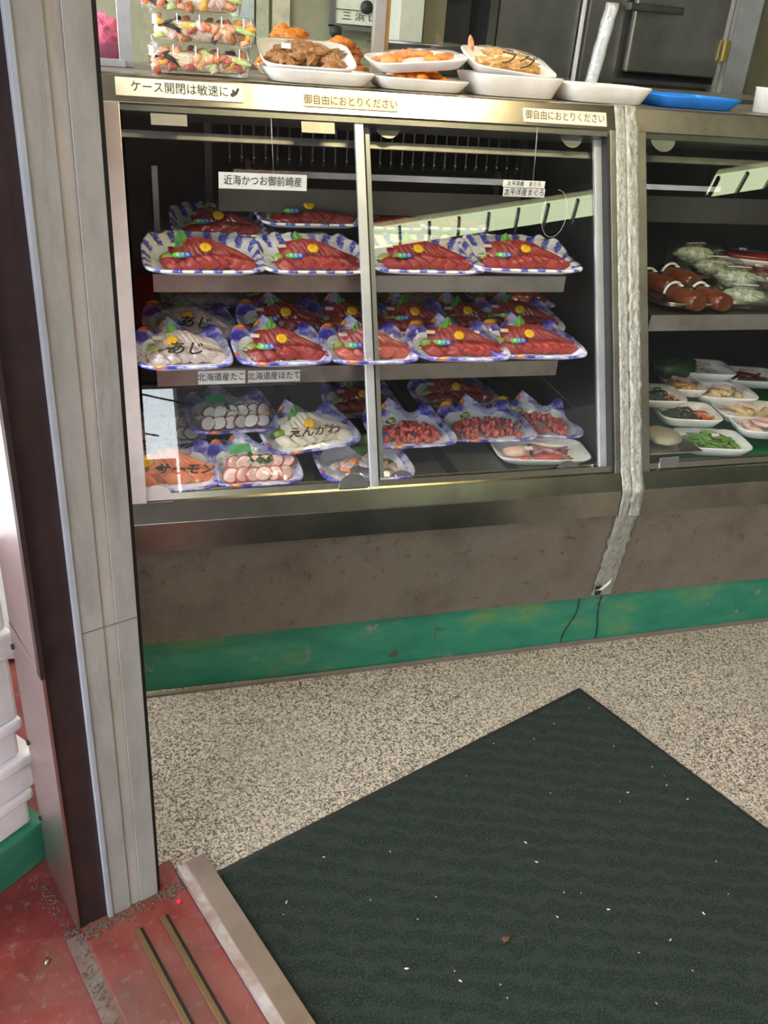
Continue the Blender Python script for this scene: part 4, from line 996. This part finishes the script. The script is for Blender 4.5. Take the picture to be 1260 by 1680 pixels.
# glass guard with posts
gd = thing('glass_guard', 'glass sneeze guard with aluminium posts on top of the cases', 'glass guard', (0, 1.99, TOPZ))
def gx(px, py=100): return at(px, py, 1.99).x
for a, b, mm in ((196, 219, M['alu']), (611, 629, M['alu'])):
    MB().box(gx(a), gx(b), 0, .02, 0, .55).build('post', mm, gd, bevel=.001)
MB().box(gx(629), gx(636), .003, .018, 0, .55).build('post_trim', M['wood'], gd)
MB().box(gx(196), gx(948)+.0, .008, .011, .002, .55).build('pane', M['glass'], gd)
x9 = gx(950); MB().box(x9, x9+.006, .004, .014, .0, .55).build('pane_edge', M['black'], gd); MB().box(x9-.006, x9-.001, .004, .014, .0, .55).build('pane_edge', M['alu_bright'], gd)
MB().box(gx(60), gx(196), .008, .011, .002, .55).build('pane', M['glass'], gd)
MB().box(gx(120), gx(205), -.012, .03, 0, .012).build('base_channel', M['alu_bright'], gd)
P = at(975, 135, 1.94); Q = at(990, 18, 1.94)
t = thing('plastic_roll', 'crumpled clear plastic bag roll standing behind the empty tray', 'plastic bag', (P.x+.005, 1.97, TOPZ+.005))
MB().loops([[((.014+.004*noise.noise((k*.7, j*.6, 0)))*math.cos(2*PI*k/20)+.024*j/14, (.014+.004*noise.noise((k*.7, j*.6, 4)))*math.sin(2*PI*k/20), .01+j*.0125+.002*noise.noise((k, j, 1))) for k in range(20)] for j in range(15)], [0]*14).build('roll', M['bag'], t)

# pink pickle heap and orange fritters behind the guard
t = thing('pickle_tub', 'pink tub heaped with bright pink pickles at far left', 'tub', (at(172, 100, 2.10).x-.01, 2.13, TOPZ))
MB().loops([[(r*math.cos(2*PI*k/32), r*math.sin(2*PI*k/32), z) for k in range(32)] for r, z in ((.050, 0), (.066, .035), (.068, .036), (.064, .034), (.05, .004))], [0]*4).build('tub', M['pink_plastic'], t)
link('pickles', blob_mesh(M['pink_roe'], 3, .060, .060, .055, .15, 4, 6), t, T(0, 0, .035))['kind'] = 'stuff'
def fry_mound(px0, px1, Y, lab, seed, n=22, hh=.03):
    A = at(px0, 95, Y); B = at(px1, 95, Y); w_ = B.x-A.x
    t = thing('fritter_tray', lab, 'fried food tray', ((A.x+B.x)/2, Y+.07, TOPZ), (0, 0, 0), 'orange fritters behind the glass guard')
    link('tray', foam_mesh(round(w_, 3), .14, .02, .85), t)
    heap(t, 'fritter', [blob_mesh(M['orange'], i, .026, .018, .015, .5, 3, 2.5) for i in range(4)], n, w_*.7, .09, .012, hh, seed)
fry_mound(432, 530, 2.03, 'orange fritter heap behind the fried squid tray', 41, 40, .085)
fry_mound(530, 610, 2.03, 'orange fritter heap left of the guard post', 42, 36, .075)
fry_mound(636, 740, 2.03, 'orange fritter heap right of the guard post', 43, 30, .055)

# ------------------------------------------------------------------ kitchen behind
KY = 3.3
def K(px, py, Y=KY): return at(px, py, Y)
def kb(name, par, m_, pa, pb, y0, y1, z0, z1, bev=0): 
    x0, x1 = K(pa, 60, y0).x, K(pb, 60, y0).x; lo = par.location if par else Vector((0, 0, 0))
    return MB().box(x0-lo.x, x1-lo.x, y0-lo.y, y1-lo.y, z0-lo.z, z1-lo.z).build(name, m_, par, bevel=bev)
M['fridge'] = steel('fridge_steel', (.40, .38, .34), .30, (.27, .26, .235), (2, 60, 60), 4)
fr = thing('steel_fridge', 'large stainless kitchen fridge with latch handle and brass hinge', 'refrigerator', (K(1010, 60).x, KY, 0))
kb('body', fr, M['fridge'], 962, 1245, KY, KY+.3, 0, 2.1)
zt, zb = K(1030, 30).z, K(1020, 122).z
x0, x1 = K(1022, 80).x, K(1170, 80).x
def fb(name, m_, a, b, y0, y1, z0, z1, par=fr, bev=0): 
    o_ = MB().box(a-fr.location.x, b-fr.location.x, y0-fr.location.y, y1-fr.location.y, z0, z1).build(name, m_, par, bevel=bev); return o_
fb('door_gasket', M['black'], x0-.012, x1+.020, KY-.012, KY-.001, K(1020, 122).z-.012, 1.95)
up = fb('upper_door', M['fridge'], x0, x1, KY-.05, KY-.012, K(1020, 122).z+.01, 1.94, bev=.006)
fb('handle', M['steel_dark'], x0-.05, x0+.17, KY-.09, KY-.055, K(1060, 15).z-.012, K(1060, 15).z+.012, bev=.004)
fb('hinge', M['brass'], x1+.002, x1+.022, KY-.07, KY-.052, K(1172, 100).z, K(1172, 65).z, bev=.002)
fb('door_gasket', M['black'], x0-.02, x1, KY-.012, KY-.001, .2, K(1020, 135).z)
fb('lower_door', M['fridge'], x0-.012, x1-.03, KY-.05, KY-.012, .25, K(1020, 139).z, bev=.006)
fb('side_trim', M['alu'], K(1195, 60).x, K(1232, 60).x, KY-.03, KY-.002, 0, 2.1)
f2 = thing('steel_cabinet', 'dark brushed steel cabinet left of the fridge', 'cabinet', (K(880, 60).x, KY+.05, 0))
kb('body', f2, M['fridge'], 815, 944, KY+.05, KY+.30, 0, 2.1); kb('edge_trim', f2, M['steel_dark'], 799, 812, KY+.05, KY+.25, 0, 2.1)
f3 = thing('dark_shelving', 'black kitchen shelving in shade behind the pan', 'shelving', (K(750, 60).x, KY+.15, 0))
kb('body', f3, M['black'], 712, 768, KY+.2, KY+.31, 0, 2.1); kb('shelf_board', f3, M['dark_wall'], 730, 768, KY+.1, KY+.2, 1.42, 1.45); kb('panel', f3, M['cream_wall'], 694, 728, KY+.12, KY+.19, 0, 1.46)
cl = thing('white_column', 'pale kitchen column beside the whiteboard', 'column', (K(668, 30).x, KY, 0)); kb('column', cl, mat('pale_column', (.55, .55, .44), .5), 655, 692, KY, KY+.2, 0, 2.9)
wb = thing('notice_board', 'white notice board with black magnets and kana text', 'notice board', (K(600, 20, 3.55).x, 3.58, 1.45))
xa, xb = K(548, 20, 3.58).x, K(662, 20, 3.58).x; lo = wb.location
MB().box(xa-lo.x, xb-lo.x, -.02, 0, K(600, 42, 3.58).z-1.45, .45).build('board', mat('whiteboard', (.60, .60, .48), .4), wb)
MB().box(xa-lo.x-.02, xa-lo.x, -.025, 0, K(600, 48, 3.58).z-1.45, .45).build('frame', M['dark_wall'], wb)
MB().box(xa-lo.x-.02, xb-lo.x, -.025, 0, K(600, 52, 3.58).z-1.45, K(600, 45, 3.58).z-1.45).build('frame', M['dark_wall'], wb)
text('三 浜 山 魚 店', .031, M['ink'], wb, T((xa+xb)/2-lo.x+.01, -.022, K(605, 30, 3.56).z-1.45) @ Rm('X', 90), sx=1.25)
MB().box(xa-lo.x, xb-lo.x, -.0215, -.020, K(600, 20, 3.58).z-1.45, K(600, 18, 3.58).z-1.45).build('rule_line', M['dark_wall'], wb)
for q in ((602, 12), (551, 52)):
    P = K(*q, 3.55); MB().tube([(P.x-lo.x, -.035, P.z-1.45), (P.x-lo.x, -.02, P.z-1.45)], .022, 16).build('magnet', M['black'], wb)
for pa, pb, lab, c_ in ((382, 416, 'pale blue printed notice taped at left of kitchen wall', (.42, .48, .42)), (420, 440, 'narrow green and tan notice beside the pale blue one', (.40, .40, .26)), (446, 474, 'cream poster strip on the kitchen wall', (.52, .47, .32))):
    A = K(pa, 60, 3.61); B = K(pb, 60, 3.61); o = MB().box(A.x, B.x, 3.60, 3.618, 1.20, 1.85).build('wall_notice', mat('notice_'+str(pa), c_, .6, 0, tuple(x*.75 for x in c_), 25)); prop(o, lab, 'notice', 'notices on the kitchen wall')
pt = thing('cooking_pan', 'wide dark metal pan lid on the kitchen counter', 'pan', (K(690, 80, 2.9).x, 2.9, K(690, 84, 2.9).z-.06))
MB().loops([[(r*math.cos(2*PI*k/40), r*math.sin(2*PI*k/40), z) for k in range(40)] for r, z in ((.12, 0), (.135, .002), (.145, .07), (.17, .074), (.172, .082), (.14, .084), (.132, .012), (.11, .006))], [0]*7).build('bowl', M['steel_dark'], pt)
kc = thing('kitchen_counter', 'steel kitchen counter behind the display cases', 'counter', (1.2, 2.9, 0))
boxo('top', kc, M['steel_dull'], -1.0, 1.3, -.25, .25, pt.location.z-.03, pt.location.z-.001); boxo('body', kc, M['steel_dark'], -.98, 1.28, -.22, .24, 0, pt.location.z-.03)

# ------------------------------------------------------------------ door jamb at left
jb = thing('door_jamb', 'tall weathered grey aluminium door jamb with dark brown channel', 'door jamb', TH(0, 0, 0))
J = rel(TH, jb)
def jo(name, m_, u0, u1, v0, v1, z0, z1, bev=0): return MB().box(u0, u1, v0, v1, z0, z1, fn=J).build(name, m_, jb, bevel=bev)
jo('brown_channel', M['brown_paint'], .003, .047, .006, .14, .0, 2.98)
jo('metal_edge', M['jamb_edge'], .047, .054, -.002, .03, .0, 2.98, .001)
jo('face', M['jamb'], .054, .083, -.0, .05, .0, 2.98, .0008)
jo('middle_strip', M['jamb_strip'], .0832, .1, .002, .05, .0, 2.98, .0008)
jo('face', M['jamb'], .1002, .129, -.0, .05, .0, 2.98, .0008)
jo('rubber_seal', M['black'], .129, .135, .004, .05, .0, 2.98)
jo('side_sheet', M['side_sheet'], -.001, .003, .002, .146, .0, .50)
jo('side_sheet', M['side_sheet'], .000, .003, .012, .146, .502, 2.98)
jo('edge_fold', M['brown_paint'], -.003, .003, -.002, .012, .50, 2.98)
for z in (.12, .28, .46): 
    MB().tube([J(-.004, .14, z), J(.0, .14, z)], .004, 8).build('rivet', M['black'], jb)
jo('weld_line', mat('dirty_joint', (.16, .14, .11), .8), .054, .129, -.0004, .0, .5495, .551)

# ------------------------------------------------------------------ white foam boxes outside at left
pb = thing('curb', 'green painted curb under the foam boxes at far left', 'curb', (-.215, 1.10, 0), (0, 0, math.radians(40)))
boxo('curb_block', pb, M['green_paint'], -.6, .045, -.012, .6, -.012, .075, .006)
for i, (z, h, dx, dy) in enumerate(((.076, .075, -.01, .012), (.152, .075, .006, .006), (.228, .072, -.01, .010), (.301, .16, -.004, .008), (.462, .16, 0, .01))):
    t = thing('foam_box', ('lowest white foam box on the green curb', 'second white foam box up from the curb', 'third white foam box from the curb', 'fourth white foam box up the left stack', 'top white foam box of the left stack')[i], 'foam box', (-.215, 1.10, z), (0, 0, math.radians(40)), 'white foam boxes outside the shop')
    boxo('box', t, M['foam_box'], -.55+dx, .035+dx, -.01+dy, .45, 0, h*.72, .006); boxo('lid', t, M['foam_box'], -.56+dx, .043+dx, -.018+dy, .46, h*.72, h, .006)
for i in range(4):
    t = thing('foam_box', ('lowest foam box standing behind the jamb', 'second foam box behind the jamb', 'third foam box behind the jamb', 'top foam box behind the jamb, beside the case end')[i], 'foam box', (-.32, 1.85, .0+i*.30), (0, 0, 0), 'foam boxes by the case end')
    boxo('box', t, M['foam_box'], -.28, .28, -.19, .19, 0, .25, .008); boxo('lid', t, M['foam_box'], -.285, .285, -.195, .195, .25, .298, .008)

# ------------------------------------------------------------------ floor mat and crumbs
MA = fl(340, 1440); MBp = fl(950, 1130); ma = math.atan2(MBp.y-MA.y, MBp.x-MA.x); ML = (MBp-MA).length
mt = thing('floor_mat', 'dark green ribbed carpet mat with black rubber border', 'floor mat', (MA.x, MA.y, 0), (0, 0, ma))
boxo('rubber_border', mt, M['black'], 0, ML, -1.5, 0, .0, .004, .001)
n = 60; nm = 90; V = []; F = []
for j in range(nm+1):
    for i in range(n+1):
        x = .012+(ML-.024)*i/n; y = -1.488+1.476*j/nm; V.append((x, y, .0065+.0009*noise.noise((x*40, y*40, 0))))
for j in range(nm):
    for i in range(n): a = j*(n+1)+i; F.append((a, a+1, a+n+2, a+n+1))
cp = MB().add(V, F, 0, True); cp.box(.012, ML-.012, -1.488, -.012, .003, .0055); cp.build('carpet', M['carpet'], mt, fix=False)
crumb_c = [mat('pale_crumb', (.75, .70, .58), .7), mat('tan_crumb', (.55, .36, .16), .7), mat('red_crumb', (.40, .10, .05), .7)]
C_ = [(531, 1406, 0, 3), (810, 1220, 0, 2), (1030, 1300, 0, 4), (1017, 1315, 1, 2), (903, 1301, 0, 2), (862, 1382, 0, 4), (880, 1414, 0, 4), (925, 1464, 1, 3), (953, 1465, 2, 3), (640, 1397, 1, 3), (765, 1273, 2, 3), (1007, 1224, 1, 3), (1070, 1258, 1, 3), (1094, 1288, 0, 3), (1090, 1273, 1, 2), (1128, 1311, 0, 3), (1175, 1413, 1, 3), (1154, 1498, 0, 4), (1195, 1467, 0, 2), (914, 1504, 0, 3), (998, 1492, 0, 4), (1100, 1542, 1, 4), (1048, 1563, 0, 2), (667, 1589, 0, 5), (755, 1609, 0, 4), (746, 1593, 0, 2), (685, 1508, 0, 2), (715, 1471, 0, 2), (608, 1476, 0, 2), (821, 1615, 0, 2), (876, 1212, 0, 2), (909, 1187, 0, 2), (967, 1161, 0, 2), (1077, 1646, 1, 3), (832, 1637, 0, 2), (1136, 1592, 0, 2), (470, 1480, 1, 4), (465, 1500, 1, 2)]
cm = [blob_mesh(crumb_c[i], i, .0022, .0009, .0006, .4, 1) for i in range(3)]
for i, (px, py, c_, s_) in enumerate(C_):
    P = fl(px, py, .0085); o = link('crumb', cm[c_], None, T(*P) @ Rm('Z', random.Random(i).uniform(0, 180)) @ S(s_*.42, s_*.42, s_*.42))
    prop(o, ('tiny pale crumb lying on the dark green mat', 'tiny tan crumb lying on the dark green mat', 'tiny reddish crumb lying on the dark green mat')[c_], 'crumb', ('pale crumbs on the mat', 'tan crumbs on the mat', 'reddish crumbs on the mat')[c_])
P = fl(831, 1540, .0085); o = link('fluff', blob_mesh(mat('rust_fluff', (.10, .045, .022), .95), 3, .008, .005, .0006, .9), None, T(*P)); prop(o, 'small rusty brown stain of fluff on the mat', 'fluff')
P = fl(294, 1478, .003); o = link('pink_chip', blob_mesh(mat('bright_pink', (.9, .02, .10), .5), 3, .004, .005, .003, .3), None, T(*P)); prop(o, 'small bright pink chip beside the threshold strip', 'chip')
P = fl(77, 1577, -.010); o = link('pebble', blob_mesh(M['steel_dull'], 3, .005, .006, .004, .3), None, T(*P)); prop(o, 'small grey pebble on the red concrete', 'pebble')

# dirt gathered at the foot of the jamb and along the step
def dust(name, label, pts, n, sp, seed, z, m_, rmin=.0005, rmax=.0020):
    rnd = random.Random(seed); bm = bmesh.new()
    for _ in range(n):
        a, b = pts[rnd.randrange(len(pts)-1)], None; k = rnd.randrange(len(pts)-1); a, b = pts[k], pts[k+1]; q = rnd.random()
        u = a[0]+(b[0]-a[0])*q+rnd.gauss(0, sp); v = a[1]+(b[1]-a[1])*q+rnd.gauss(0, sp)
        P = Vector(TH(u, v, z)); rr = rnd.uniform(rmin, rmax)
        for w in bmesh.ops.create_icosphere(bm, subdivisions=1, radius=rr)['verts']: w.co = P+Vector((w.co.x*rnd.uniform(.7, 1.5), w.co.y, w.co.z*.6))
    me = bpy.data.meshes.new(name); bm.to_mesh(me); bm.free(); me.materials.append(m_)
    o = link(name, me); prop(o, label, 'dirt', kind='stuff')
dm = mat('grey_brown_grit', (.07, .05, .04), .9, 0, (.16, .12, .095), 200)
dust('grit', 'grey grit gathered at the foot of the door jamb', [(0, -.008), (.05, -.008), (.135, -.008), (.17, -.002)], 620, .007, 1, .001, dm)
dust('grit', 'grit lying along the worn edge of the red step', [(-.012, -.6), (-.010, -.3), (-.008, -.01)], 420, .008, 2, -.003, dm)
dust('grit', 'grit between the foam box curb and the jamb', [(-.02, .13), (-.01, .02), (-.004, -.006)], 260, .008, 3, -.011, dm)
